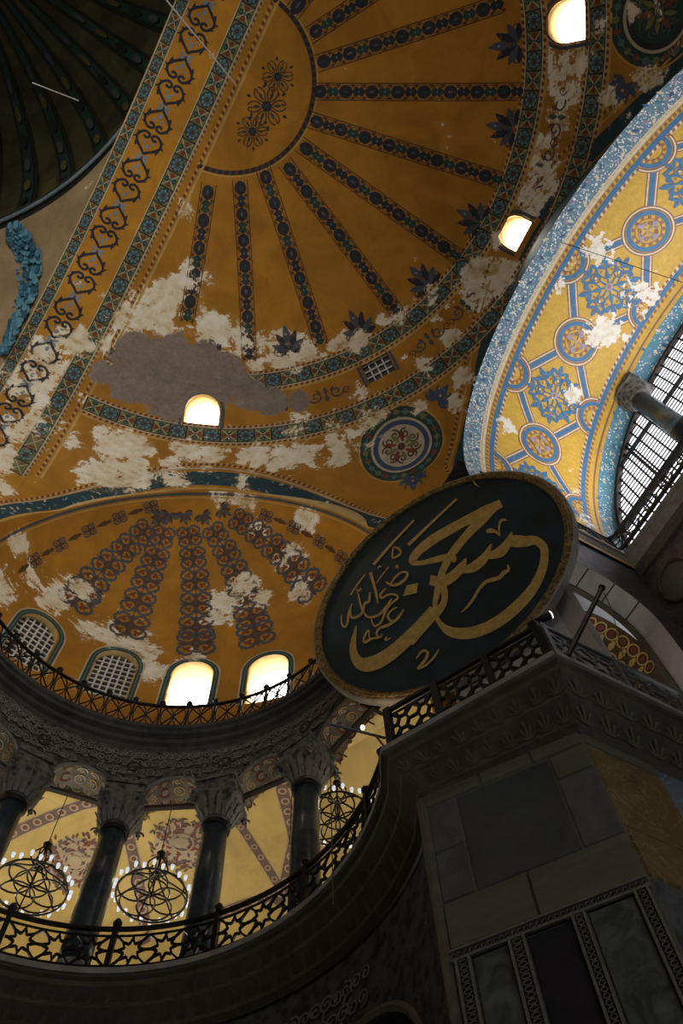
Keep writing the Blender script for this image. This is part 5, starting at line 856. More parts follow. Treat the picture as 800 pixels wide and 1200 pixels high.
# ---- exedra: upper cornice, arcade wall, gallery
def pol(r, deg, z=None): a = R(deg); p = (XC[0] + r * math.cos(a), XC[1] + r * math.sin(a)); return p if z is None else (*p, z)
AZ = np.linspace(-3, 140, 100)
sweep('cornice_exedra', [pol(5.6, a) for a in AZ], [pol(6.9, a) for a in AZ], [(1, ZC), (0, ZC), (0, ZC - .14), (.05, ZC - .2), (.06, ZC - .32), (.16, ZC - .40), (.17, ZC - .55), (.24, ZC - .62), (.25, ZC - .78), (.30, ZC - .82)], M['darkmould'], 'dark stepped stone cornice under the exedra windows')
COLAZ = [119, 95, 71, 47, 23]
def fnS(u, v): a = np.radians(-4 + 146 * u); z = 19.58 + (ZC - .8 - 19.58) * v; return np.stack([XC[0] + 5.92 * np.cos(a), XC[1] + 5.92 * np.sin(a), z], 1)
def shole(az):
    def f(P):
        a = np.arctan2(P[:, 1] - XC[1], P[:, 0] - XC[0]); x = (a - R(az)) * 5.92; z = P[:, 2] - 19.45; return np.where(z > 0, np.hypot(x, z) - .80, np.abs(x) - .80)
    return f
BAYS = [131, 107, 83, 59, 35, 11]
sp = shell('spandrel_wall', 300, 26, fnS, [shole(a) for a in BAYS], M['spandrel'], None, 0)
struct(sp, 'dark carved marble spandrel wall over the gallery columns', 'wall')
SOF = ['capital', 'capital', 'capital', 'rust', 'olive', 'olive']
for k, az in enumerate(BAYS):     # painted soffit of each small arch
    an = np.linspace(0, pi, 15); c = lambda r, a: (XC[0] + r * math.cos(R(az) + .80 * math.cos(a) / 5.92), XC[1] + r * math.sin(R(az) + .80 * math.cos(a) / 5.92), 19.45 + .80 * math.sin(a))
    V = [c(5.92, a) for a in an] + [c(6.75, a) for a in an]; mesh('arch_soffit', V, [(i, i + 1, 16 + i, 15 + i) for i in range(14)], M['frieze'], sp, smooth=True)
    I = Inlay(Surf(lambda P: np.atleast_2d(P), lambda P, az=az: unit(np.array([pol(6.3, az, 19.45)]) - np.atleast_2d(P))), .01)
    for j in range(7):
        for r in (6.05, 6.33, 6.6):
            a = (j + .5) * pi / 7; p = np.array(c(r, a)); I.motif([('c', ('gold', 'rust', 'cream')[(j + k) % 3] if k < 3 else ('rust', 'gold')[j % 2], ell(0, 0, .135, .135, 12), .045, 1), ('s', 'cream', spiral(0, 0, .085, 1.2, j, 1, 9), .03, 1), ('p', 'teal' if k < 3 else 'olive', leaf(.12, .12, .16, .1, j), 0, 1)], p, (math.cos(R(az)), math.sin(R(az)), 0), 1)
    I.build('painted_soffit', sp)
    b = MB(); b.bar(pol(6.3, az - 8.6, 19.5), pol(6.3, az + 8.6, 19.5), .12, .10); b.build('tie_beam', M['wood'], sp)
    b = MB(); b.poly([tuple(np.array(c(5.90, a)) + np.array([0, 0, 0])) for a in np.linspace(0, pi, 15)], .09, .06, up=(math.cos(R(az)), math.sin(R(az)), 0)); b.build('arch_moulding', M['relief'], sp)
mesh('wall_back_face', [pol(6.75, a, z) for z in (20.2, ZC) for a in AZ], [(i, i + 1, 101 + i, 100 + i) for i in range(99)], M['darkwall'], sp)
# carved scrollwork standing out from the spandrels
class Cyl(Surf): pass
sS = Surf(lambda P: np.c_[XC + (np.atleast_2d(P)[:, :2] - XC) / np.linalg.norm(np.atleast_2d(P)[:, :2] - XC, axis=1)[:, None] * 5.92, np.atleast_2d(P)[:, 2]], lambda P: np.c_[-unit(np.atleast_2d(P)[:, :2] - XC), 0 * np.atleast_2d(P)[:, 2]])
I = Inlay(sS, .02)
for a in np.arange(-2, 140, 2.05):
    for j, z in enumerate((20.05, 20.42, 20.80, 21.12)):
        d = min(abs(a - b_) for b_ in BAYS)
        if math.hypot(d * .1033, max(0, z - 19.45)) < 1.02: continue
        p = pol(5.92, a + (j % 2) * 1.0, z); sg = 1 if (int(a * 7) + j) % 2 else -1
        I.motif([('s', 'relief', spiral(0, 0, .145, 1.5, random.uniform(0, 6), sg, 11), .038, 1), ('p', 'relief', leaf(.1 * sg, .1, .16, .09, random.uniform(0, 6)), 0, 1)], p, (-math.sin(R(a)), math.cos(R(a)), 0), 1)
tag(I.build('carved_scrolls', sp), kind='stuff')
for a in (119, 95, 71, 47, 23): 
    s_ = MB(); q = pol(5.88, a, 20.62); an = np.linspace(0, 2 * pi, 19)[:-1]; tx = np.array([-math.sin(R(a)), math.cos(R(a)), 0]); s_.tube([np.array(q) + tx * .17 * math.cos(x) + np.array([0, 0, .17 * math.sin(x)]) for x in an], .03, 5, True); pts = [np.array(q) + tx * .14 * math.cos(x) + np.array([0, 0, .14 * math.sin(x)]) for x in an]; s_.add(pts, [tuple(range(18))]); s_.build('inlaid_boss', M['recess'], sp)

# ---- columns of the gallery arcade
def make_column():
    r_ = empty('gallery_column'); b = MB()
    b.lathe([(.46, .22), (.46, .34), (.38, .42), (.41, .5), (.36, .58)], (0, 0, 0), 24); b.box((0, 0, .11), (1.0, 1.0, .22)); b.build('base', M['lip'], r_)
    b = MB(); b.lathe([(.34, .55), (.345, 1.2), (.335, 2.6), (.30, 4.36)], (0, 0, 0), 28); b.build('shaft', M['shaft'], r_, True)
    b = MB(); b.lathe([(.31, 4.28), (.36, 4.32), (.36, 4.42), (.31, 4.46)], (0, 0, 0), 24); b.build('necking', M['iron'], r_, True)
    # basket capital: round below, square above, with leaves and volutes
    b = MB(); n = 32; prof = [(0.32, 4.44, 0), (.36, 4.6, .15), (.44, 4.8, .45), (.52, 5.02, .8), (.58, 5.2, 1)]; V = []
    for rr, z, k in prof:
        for i in range(n):
            a = i * 2 * pi / n; sq = 1 / max(abs(math.cos(a)), abs(math.sin(a))); V.append((rr * math.cos(a) * (1 + k * (sq - 1) * .95), rr * math.sin(a) * (1 + k * (sq - 1) * .95), z))
    b.add(V, [(k * n + i, k * n + (i + 1) % n, (k + 1) * n + (i + 1) % n, (k + 1) * n + i) for k in range(4) for i in range(n)] + [tuple(range(n))[::-1]]); b.build('capital', M['capital'], r_, True)
    b = MB()
    for i in range(16):
        a = i * 2 * pi / 16; d = np.array([math.cos(a), math.sin(a), 0]); tn = np.array([-d[1], d[0], 0])
        for z0, rr, hh in ((4.5, .37, .32), (4.78, .47, .30)):
            a_ = d * rr + np.array([0, 0, z0]); V = [a_ - tn * .06, a_ + tn * .06, a_ + d * .07 + tn * .07 + np.array([0, 0, hh * .6]), a_ + d * .16 + np.array([0, 0, hh]), a_ + d * .07 - tn * .07 + np.array([0, 0, hh * .6])]; b.add(V, [(0, 1, 2, 3, 4)])
    for sx in (1, -1):
        for sy in (1, -1):
            for ax in (0, 1):
                c = np.array([sx * .52, sy * .52, 4.98]); an = np.linspace(0, 2.4 * pi, 14); e = np.array([sx, 0, 0]) if ax else np.array([0, sy, 0])
                b.tube([c + e * (.02 + (.15 - .045 * x / 2.4) * math.cos(x) * .8) + np.array([0, 0, (.15 - .045 * x / 2.4) * math.sin(x) * .8]) for x in an], .028, 5)
    tag(b.build('carved_leaves', M['relief'], r_), kind='stuff')
    b = MB(); b.box((0, 0, 5.26), (1.15, 1.12, .12)); b.box((0, 0, 5.48), (1.0, .98, .32)); b.box((0, 0, 5.7), (1.1, 1.06, .12)); b.build('impost_block', M['capital'], r_)
    return r_
colp = make_column()
cl = ['dark marble gallery column beyond the left edge of the photograph', 'dark marble gallery column cut by the left edge, leftmost in view', 'dark marble gallery column between the two hanging chandeliers', 'dark marble gallery column right of the second chandelier from the left', 'bluish dark gallery column nearest the pier, rightmost in the exedra']
for k, az in enumerate(COLAZ):
    o = colp if k == 0 else copy_tree(colp); o.location = pol(5.98, az, ZG); o.rotation_euler = (0, 0, R(az)); tag(o, cl[k], 'column', 'columns of the exedra gallery')

# ---- gallery floor with its moulded edge, running on round the pier
FA, FB = (10.5, 8.85), (12.02, 6.62)            # pier face corners
lip = [pol(5.25, a) for a in np.linspace(140, -19, 90)] + [(9.80, 8.92), (11.36, 5.92), (18.5, 5.9)]
face = [pol(5.95, a) for a in np.linspace(140, -14, 90)] + [FA, FB, (18.5, 6.62)]
lip_s = lip; 
gal = sweep('cornice_gallery', lip, face, [(1.0, ZG), (0, ZG), (0, ZG - .16), (.10, ZG - .20), (.12, ZG - .30), (.42, ZG - .48), (.44, ZG - .56), (.80, ZG - .78), (.82, ZG - .86), (1, ZG - .94)], M['moulding'], 'moulded stone edge of the gallery floor running round exedra and pier')
b = MB(); b.poly([(*p, ZG - .05) for p in lip], .10, .13); b.build('pale_edge', M['lip'], gal)  # pale stone strip along the top of the gallery lip
b = MB()
def leafrow(p0, p1, n, out):
    p0 = np.array(p0, float); p1 = np.array(p1, float); T = unit(p1 - p0); o = np.array(out, float)
    for i in range(n):
        c = p0 + (p1 - p0) * (i + .5) / n; w = np.linalg.norm(p1 - p0) / n * .5
        for k, (dw, dh) in enumerate(((0, 1), (.7, .62), (-.7, .62), (.95, .25), (-.95, .25))):
            tip = c + T * w * dw - o * (.03 + .12 * dh) + np.array([0, 0, -.05 + .26 * dh - .05]); basep = c + np.array([0, 0, -.10]); sdv = T * w * .22
            b.add([basep - sdv, basep + sdv, tip + sdv * .5 + o * .0, tip - sdv * .5], [(0, 1, 2, 3)])
# acanthus leaves carved on the soffit of that edge
def soff(k, f, z): A_ = np.array(lip[k]); B_ = np.array(face[k]); return np.array([*(A_ * (1 - f) + B_ * f), z])
def leaves_between(k, n):
    for i in range(n):
        u = (i + .5) / n; w = .5 / n
        def P(f, z, du): return soff(k, f, z) * (1 - u - du) + soff(k + 1, f, z) * (u + du)
        for f0, z0, f1, z1 in ((.14, ZG - .335, .40, ZG - .49), (.47, ZG - .60, .78, ZG - .79)):
            for du, ff in ((0, 1), (w * .55, .7), (-w * .55, .7), (w * .8, .3), (-w * .8, .3)):
                fa = f0 + (f1 - f0) * (1 - ff); za = z0 + (z1 - z0) * (1 - ff); d = np.array([0, 0, -.035])
                b.add([P(f1, z1, -w * .12 + du * .25) + d, P(f1, z1, w * .12 + du * .25) + d, P(fa, za, du + w * .10) + d * 1.6, P(fa, za, du - w * .10) + d * 1.6], [(0, 1, 2, 3)])
leaves_between(90, 9); leaves_between(91, 14); 
for k in range(20, 90, 2): leaves_between(k, 1)
tag(b.build('carved_leaves', M['slabgreen'], gal), kind='stuff')
mesh('gallery_floor_slab', [pol(5.3, a, ZG - .02) for a in np.linspace(-16, 140, 100)] + [pol(14, a, ZG - .02) for a in np.linspace(-16, 140, 100)], [(i, i + 1, 101 + i, 100 + i) for i in range(99)], M['wall'], gal)
# gallery vault
def gz(r): x = np.clip((r - 6.75) / 7.0, 0, 1); return 20.2 + 2.0 * np.sqrt(np.clip(1 - ((x - .42) / .58) ** 2, 0, 1)) - 3.0 * np.clip(x - .86, 0, 1) ** 1.0 * 4
def fnV(u, v): a = np.radians(-7 + 152 * u); r = 6.74 + 7.2 * v; return np.stack([XC[0] + r * np.cos(a), XC[1] + r * np.sin(a), gz(r)], 1)
gv = shell('gallery_vault', 120, 40, fnV, [], M['gallery_ochre'], None, 0); struct(gv, 'yellow painted vault of the exedra gallery seen between the columns', 'vault')
wo = mesh('wall_gallery_outer', [pol(13.9, a, z) for z in (ZG, 22) for a in np.linspace(-7, 145, 60)], [(i, i + 1, 61 + i, 60 + i) for i in range(59)], M['gallery_ochre']); struct(wo, 'yellow plastered outer wall behind the exedra gallery', 'wall')
sV = Surf(lambda P: np.c_[np.atleast_2d(P)[:, :2], gz(np.linalg.norm(np.atleast_2d(P)[:, :2] - XC, axis=1))], lambda P: np.tile([0, 0, -1.], (len(np.atleast_2d(P)), 1)))
for (x, y, s_) in ((7.12, 22.0, 1.0), (9.73, 19.95, 1.0)):
    I = Inlay(sV); I.motif([('a', 'lilac', (0, .84), 0, 0)], (x, y, 21), (1, 0, 0), s_)
    for q_ in range(190): rr_, aa_ = math.sqrt(random.uniform(.05, 1.0)), random.uniform(0, 6.28); I.motif([('p', ('plum', 'brown', 'plum', 'rust', 'slate')[q_ % 5], leaf(rr_ * math.cos(aa_), rr_ * math.sin(aa_), .20, .10, random.uniform(0, 6)), 0, 1)], (x, y, 21), (1, 0, 0), s_)
    I.motif([('c', 'lilac', ell(0, 0, .33, .33, 20), .05, 3), ('p', 'lilac', ell(0, 0, .2, .2, 12), 0, 3)], (x, y, 21), (1, 0, 0), s_); I.build('painted_rosette', gv)
def vband(pts, w, name='painted_vault_band'):
    I = Inlay(sV); P, L = resample(pts, .2); I.ribbon(P, w, 'lilac', 1); I.ribbon(P, w * .84, 'plum', 2)
    for k in range(int(L / .42)): q, T = along(P, (k + .5) * .42); I.motif([('c', 'lilac', ell(0, 0, .11, .11, 12), .05, 2), ('p', 'rust', ell(0, 0, .05, .05, 6), 0, 2)], q, T, w / .42)
    I.build(name, gv)
vband([(4.29, 23.14, 21.5), (5.16, 21.75, 21.5), (5.61, 21.16, 21.5), (6.49, 19.99, 21.5), (6.98, 19.52, 21.5), (7.71, 19.83, 21.5)], .42)
vband([(7.71, 19.52, 21.5), (8.23, 20.54, 21.5), (9.30, 22.05, 21.5), (10.09, 23.14, 21.5)], .40)
vband([(11.12, 15.79, 21.5), (11.47, 16.71, 21.5), (12.69, 18.24, 21.5), (13.14, 19.70, 21.5), (13.19, 20.45, 21.5)], .42)
vband([(10.09, 18.17, 21.5), (11.02, 18.58, 21.5), (12.06, 19.31, 21.5), (13.04, 19.93, 21.5)], .30)
vband([(11.44, 22.21, 21.5), (11.85, 21.48, 21.5), (12.40, 20.86, 21.5), (12.99, 20.24, 21.5)], .34)

# ---- lower storey of the exedra under the gallery
def fnL(u, v): a = np.radians(-15 + 158 * u); r = 6.02; return np.stack([XC[0] + r * np.cos(a), XC[1] + r * np.sin(a), (ZG - .9) * v], 1)
def lh(az, w, zs):
    def f(P):
        a = np.arctan2(P[:, 1] - XC[1], P[:, 0] - XC[0]); x = (a - R(az)) * 6.02; z = P[:, 2] - zs; return np.where(z > 0, np.hypot(x, z) - w, np.abs(x) - w)
    return f
LB = [(10, 1.75, 9.6), (63, 1.9, 9.6), (112, 1.9, 9.6)]
lw = shell('exedra_lower_wall', 170, 60, fnL, [lh(*b_) for b_ in LB], M['spandrel'], None, 0); struct(lw, 'dark lower arcade wall of the exedra beneath the gallery edge', 'wall')
for az, w, zs in LB:
    e = np.array([pol(6.0, az + math.degrees(w * math.cos(a) / 6.02), zs + w * math.sin(a)) for a in np.linspace(0, pi, 25)]); b = MB(); b.tube(e, .09, 6); b.build('arch_moulding', M['frieze'], lw)
    e2 = np.array([pol(6.9, az + math.degrees(w * math.cos(a) / 6.02), zs + w * math.sin(a)) for a in np.linspace(0, pi, 25)]); mesh('arch_soffit', np.vstack([e, e2]), [(i, i + 1, 26 + i, 25 + i) for i in range(24)], M['darkwall'], lw)
sL = Surf(lambda P: np.c_[XC + (np.atleast_2d(P)[:, :2] - XC) / np.linalg.norm(np.atleast_2d(P)[:, :2] - XC, axis=1)[:, None] * 6.02, np.atleast_2d(P)[:, 2]], sS.nrm)
I = Inlay(sL, .02)
for a in np.arange(8, 90, 2.4):
    for j, z in enumerate((10.6, 11.0, 11.4, 11.8, 12.2)):
        if any(math.hypot((a - az) * .105, max(0, z - zs)) < w + .22 for az, w, zs in LB): continue
        I.motif([('s', 'relief', spiral(0, 0, .17, 1.5, random.uniform(0, 6), 1 if (int(a) + j) % 2 else -1, 11), .045, 1), ('p', 'relief', leaf(.05, .1, .2, .10, random.uniform(0, 6)), 0, 1)], pol(6.02, a + j % 2, z), (-math.sin(R(a)), math.cos(R(a)), 0), 1)
tag(I.build('carved_scrolls', lw), kind='stuff')
o = mesh('wall_aisle', [pol(9.5, a, z) for z in (0, ZG) for a in np.linspace(-6, 145, 50)], [(i, i + 1, 51 + i, 50 + i) for i in range(49)], M['darkwall']); struct(o, 'dark aisle wall behind the lower arcade of the exedra', 'wall')

# ---- pier with marble revetment
pier = mesh('pier', [(*p, z) for z in (0, 12.95) for p in (pol(6.02, -13), FA, FB, (13.51, 6.62), (13.9, 7.3), (18.5, 7.3))], [(i, i + 1, 7 + i, 6 + i) for i in range(5)], M['slabgreen']); struct(pier, 'massive pier below the roundel faced with framed slabs of dark marble', 'pier')
tP = np.array([.56321, -.82631, 0]); nP = np.array([-.82631, -.56321, 0]); oP = np.array([12.02, 6.62, 0])
def pf(t, z, d=0.0): return oP + tP * t + nP * d + np.array([0, 0, z])
def slab(t0, t1, z0, z1, mat, d=.03, name='marble_slab', g=.012, y=None):
    t0 += g; t1 -= g; z0 += g; z1 -= g; e = .018
    fr = (lambda t, z, dd: pf(t, z, dd)) if y is None else (lambda t, z, dd: np.array([t, y - dd, z]))
    V = [fr(t, z, .0) for t, z in ((t0, z0), (t1, z0), (t1, z1), (t0, z1))] + [fr(t, z, d) for t, z in ((t0 + e, z0 + e), (t1 - e, z0 + e), (t1 - e, z1 - e), (t0 + e, z1 - e))]
    F = [(4, 5, 6, 7)] + [(i, (i + 1) % 4, 4 + (i + 1) % 4, 4 + i) for i in range(4)]; return mesh(name, V, F, M[mat], pier)
slab(-2.72, -1.75, 12.6, 12.95, 'slabgreen'); slab(-1.75, -.86, 12.6, 12.95, 'slabgreen'); slab(-.86, 0, 12.6, 12.95, 'slabgreen', .035)
slab(-2.72, -2.2, 11.6, 12.6, 'slabgrey', .025); slab(-2.72, -2.2, 10.65, 11.6, 'slabgrey', .032)
slab(-2.2, -.6, 10.65, 12.6, 'slab', .015); slab(-.6, 0, 12.05, 12.6, 'slabgreen', .03); slab(-.6, 0, 10.65, 12.05, 'slabgrey', .025)
slab(-2.72, -1.45, 9.86, 10.65, 'slabgreen', .05); slab(-1.45, 0, 9.86, 10.65, 'slabgreen', .045)
def strip(t0, t1, z0, z1, d=.05): 
    s_ = MB(); 
    def bx(a0, a1, b0, b1, dd):
        V = [pf(t, z, k) for k in (0, dd) for t, z in ((a0, b0), (a1, b0), (a1, b1), (a0, b1))]; s_.add(V, [(4, 5, 6, 7), (0, 1, 5, 4), (1, 2, 6, 5), (2, 3, 7, 6), (3, 0, 4, 7)])
    bx(t0, t1, z0, z1, d); return s_, bx
def frieze(t0, t1, z0, z1, horiz):
    s_, bx = strip(t0, t1, z0, z1, .03); o = s_.build('frame_ground', M['recess'], pier)
    s_ = MB(); s2, bx2 = strip(0, 0, 0, 0)
    e = .035
    s2 = MB()
    def bx(a0, a1, b0, b1, dd):
        V = [pf(t, z, k) for k in (0, dd) for t, z in ((a0, b0), (a1, b0), (a1, b1), (a0, b1))]; s2.add(V, [(4, 5, 6, 7), (0, 1, 5, 4), (1, 2, 6, 5), (2, 3, 7, 6), (3, 0, 4, 7)])
    if horiz: bx(t0, t1, z0, z0 + e, .075); bx(t0, t1, z1 - e, z1, .075)
    else: bx(t0, t0 + e, z0, z1, .075); bx(t1 - e, t1, z0, z1, .075)
    s2.build('frame_moulding', M['frieze'], pier)
    s3 = MB(); L = (t1 - t0) if horiz else (z1 - z0); w = (z1 - z0) if horiz else (t1 - t0); n = max(2, int(L / .085))
    for i in range(n):
        c = (i + .5) * L / n; q = pf(t0 + c, (z0 + z1) / 2, .05) if horiz else pf((t0 + t1) / 2, z0 + c, .05); ax = tP if horiz else np.array([0, 0, 1.]); bx_ = np.array([0, 0, 1.]) if horiz else tP
        an = np.linspace(0, 2 * pi, 8)[:-1]; s3.tube([q + ax * .034 * math.cos(a) + bx_ * (w / 2 - .055) * math.sin(a) for a in an], .011, 4, True)
    tag(s3.build('carved_links', M['frieze'], pier), kind='stuff')
frieze(-2.72, 0, 9.68, 9.86, True)
for t0, t1 in ((-2.68, -2.46), (-1.93, -1.70), (-1.06, -.87), (-.22, -.02)): frieze(t0, t1, 5.5, 9.68, False)
slab(-2.46, -1.93, 5.5, 9.68, 'verd', .02); slab(-1.70, -1.06, 5.5, 9.68, 'porphyry', .015); slab(-.87, -.22, 5.5, 9.68, 'verd', .02)
slab(12.04, 13.5, 10.78, 12.6, 'slabbrown', .03, y=6.62); slab(12.04, 13.5, 12.6, 12.95, 'slabgreen', .03, y=6.62); slab(12.04, 13.5, 9.9, 10.78, 'slabbrown', .04, y=6.62); slab(12.04, 13.5, 6.0, 9.86, 'verd', .02, y=6.62)
# return of the pier towards the exedra: a curved engaged edge
b = MB(); b.tube([(*(np.array(FA) + np.array([.05, .12])), z) for z in (0, 12.9)], .14, 10); b.build('edge_roll', M['slabgreen'], pier)
# upper pier behind the roundel
up = [pol(6.0, -16), (11.25, 10.45), (13.72, YS), (13.9, 8.0)]
up = mesh('pier', [(*p, z) for z in (ZG, 26.5) for p in ((12.9, 10.2), (12.15, 9.25), (13.72, YS), (13.75, 8.0))], [(i, i + 1, 5 + i, 4 + i) for i in range(3)], M['wall']); struct(up, 'pale upper wall of the pier hidden behind the tilted roundel', 'pier')

# ================================================================== THINGS
def path_fn(pts):
    P = np.array(pts, float); d = np.r_[0, np.cumsum(np.linalg.norm(np.diff(P, axis=0), axis=1))]
    return (lambda s, z: np.array([np.interp(s, d, P[:, 0]), np.interp(s, d, P[:, 1]), z])), d[-1]
def star_cell(f, b, s0, z0, w, h, t):
    c = lambda x, y: f(s0 + x * w, z0 + y * h)
    o = [(.5 + (.40 if k % 2 == 0 else .22) * math.cos(k * pi / 8), .5 + (.40 if k % 2 == 0 else .22) * math.sin(k * pi / 8)) for k in range(16)]
    up = np.cross(f(s0 + .3, 0) - f(s0 - .3, 0), (0, 0, 1)); b.poly([c(*p) for p in o], t, t, True, up)
    for p, q in (((.9, .5), (1, .5)), ((.1, .5), (0, .5)), ((.5, .9), (.5, 1)), ((.5, .1), (.5, 0))): b.bar(c(*p), c(*q), t, t, up)
    for sx in (0, 1):
        for sy in (0, 1): b.bar(c(.5 + (sx - .5) * .57, .5 + (sy - .5) * .57), c(sx, sy), t, t, up)
def hex_cell(f, b, s0, z0, w, h, t):
    c = lambda x, y: f(s0 + x * w, z0 + y * h); up = np.cross(f(s0 + .3, 0) - f(s0 - .3, 0), (0, 0, 1))
    b.poly([c(.5 + .28 * math.cos(k * pi / 3), .5 + .28 * math.sin(k * pi / 3)) for k in range(6)], t, t, True, up)
    for k in range(6): b.bar(c(.5 + .28 * math.cos(k * pi / 3), .5 + .28 * math.sin(k * pi / 3)), c(.5 + .58 * math.cos(k * pi / 3), .5 + .55 * math.sin(k * pi / 3)), t, t, up)
    b.bar(c(0, 0), c(.33, .25), t, t, up); b.bar(c(1, 1), c(.67, .75), t, t, up); b.bar(c(0, 1), c(.33, .75), t, t, up); b.bar(c(1, 0), c(.67, .25), t, t, up)
def loop_cell(f, b, s0, z0, w, h, t):
    c = lambda x, y: f(s0 + x * w, z0 + y * h); up = np.cross(f(s0 + .3, 0) - f(s0 - .3, 0), (0, 0, 1))
    for cx in (.25, .75): b.poly([c(cx + .24 * math.cos(k * pi / 5), .5 + .45 * math.sin(k * pi / 5)) for k in range(10)], t, t, True, up)
    b.bar(c(0, 0), c(1, 1), t, t, up); b.bar(c(0, 1), c(1, 0), t, t, up)
def railing(name, pts, z, h, label, posts, cell, cw, t=.04, mat='iron', pw=.11, two=True, finial=True, cat='railing'):
    f, L = path_fn(pts); root = empty(name, (*pts[0][:2], z)); tag(root, label, cat)
    n = max(2, int(L / .3)); S = np.linspace(0, L, n)
    lv = [(.05, .06), (h * .16, .035), (h * .84, .035), (h, .075)] if two else [(.06, .05), (h, .07)]
    for zz, w in lv:
        b = MB(); b.poly([f(s, z + zz) for s in S], w, w); b.build('handrail' if zz == h else 'rail', M[mat], root)
    z0 = z + (h * .16 if two else .06); hh = (h * .68 if two else h - .06)
    for i in range(len(posts)):
        b = MB(); p = f(posts[i], z); b.bar(p, p + [0, 0, h + .04], pw, pw, np.cross(f(posts[i] + .2, 0) - f(posts[i] - .2, 0), (0, 0, 1)))
        if finial: b.lathe([(.03, h), (.085, h + .08), (.10, h + .15), (.06, h + .23), (.02, h + .27)], (p[0], p[1], z), 10)
        b.build('post', M[mat], root)
        if i + 1 < len(posts):
            a, e = posts[i] + pw * .6, posts[i + 1] - pw * .6; k = max(1, int(round((e - a) / cw))); b = MB()
            for j in range(k): cell(f, b, a + (e - a) * j / k, z0, (e - a) / k, hh, t)
            b.build('lattice_panel', M[mat], root)
    return root
aL = np.linspace(133, -17, 120)
sAt = lambda deg, r: (133 - deg) * math.pi / 180 * r
railing('gallery_railing', [pol(5.36, a) for a in aL], ZG, 1.05, 'black iron railing with star lattice curving along the exedra gallery edge', [sAt(a, 5.36) for a in (132, 109, 86, 63, 40, 17, -6, -16)], star_cell, .66, .045)
railing('cornice_railing', [pol(5.72, a) for a in np.linspace(136, -2, 110)], ZC, 1.05, 'thin black railing of looped ironwork on the cornice below the exedra windows', [(136 - a) * pi / 180 * 5.72 for a in np.arange(132, -2, -8.0)], loop_cell, .80, .030, pw=.06, two=False)
p0, p1 = np.array([9.90, 8.86]), np.array([11.40, 6.02]); Lf = np.linalg.norm(p1 - p0)
railing('pier_railing', [p0, p1], ZG, 1.08, 'black iron railing with hexagon openings under the roundel on the pier front', [0.05, Lf * .33, Lf * .66, Lf - .05], hex_cell, .52, .05, pw=.13, finial=False)
railing('pier_railing', [(11.45, 5.98), (18.3, 5.96)], ZG, 1.08, 'grey lit railing with star lattice along the gallery to the right of the pier', [.02, 1.55, 3.1, 4.65, 6.2], star_cell, .70, .05, mat='irongrey', pw=.10, finial=False)
railing('window_railing', [(12.5, 6.2), (17.2, 6.2), (17.2, -6.2)], ZB, .95, 'dark railing on the cornice at the foot of the great west window', [.05, 1.6, 3.2, 4.7, 6.4, 8, 9.6, 11.2, 12.8, 14.4, 16], hex_cell, .75, .028, pw=.06, finial=False)

# ---- calligraphic roundel
cD = np.array([11.63, 8.31, 21.25]); nD = np.array([-.87925, -.44222, -.17708]); rD = np.array([.44932, -.89337, 0]); uD = np.array([-.15820, -.07957, .98420])
root = empty('calligraphic_roundel', cD); tag(root, 'huge tilted dark green roundel with gold Arabic calligraphy and gilded rim on the pier', 'roundel')
def dp(x, y, d=0.0): return cD + rD * x + uD * y + nD * d
an = np.linspace(0, 2 * pi, 121)[:-1]
def discring(prof, name, mat):
    V = [dp(r * math.cos(a), r * math.sin(a), d) for r, d in prof for a in an]; n = 120
    return mesh(name, V, [(k * n + i, k * n + (i + 1) % n, (k + 1) * n + (i + 1) % n, (k + 1) * n + i) for k in range(len(prof) - 1) for i in range(n)], mat, root, smooth=False)
V = [dp(3.58 * math.cos(a), 3.58 * math.sin(a), .02) for a in an]; mesh('board', V, [tuple(range(120))], M['board'], root)
discring([(3.53, .02), (3.53, .07), (3.55, .10), (3.57, .08), (3.60, .09), (3.64, .13), (3.69, .12), (3.71, .09), (3.75, .08)], 'gilded_rim', M['rim'])
discring([(3.75, .08), (3.79, .06), (3.79, -.16), (3.70, -.18)], 'edge_band', M['lip'])
V = [dp(3.7 * math.cos(a), 3.7 * math.sin(a), -.17) for a in an]; mesh('back_board', V, [tuple(range(120))], M['wood'], root)
for ks, st in enumerate(CALLIG[0]):
    q = np.array(st); dl = .03 + .0012 * ks; V = [dp(x, y, dl) for x, y in q[:, :2]] + [dp(x, y, dl) for x, y in q[:, 2:]]; n = len(q)
    mesh('gold_stroke', V, [(i, i + 1, n + i + 1, n + i) for i in range(n - 1)], M['boardgold'], root)
mesh('gold_dot', [dp(x, y, .034) for x, y in CALLIG[1]], [(0, 1, 2, 3)], M['boardgold'], root)
for x, y in ((-1.6, 1.2), (1.6, 1.2), (0, -2.6)):
    b = MB(); p = dp(x, y, -.17); b.bar(p, p + np.array([.857, .515, 0]) * (1.15 - (.3 if y < 0 else 0)), .09); b.build('wall_strut', M['iron'], root)

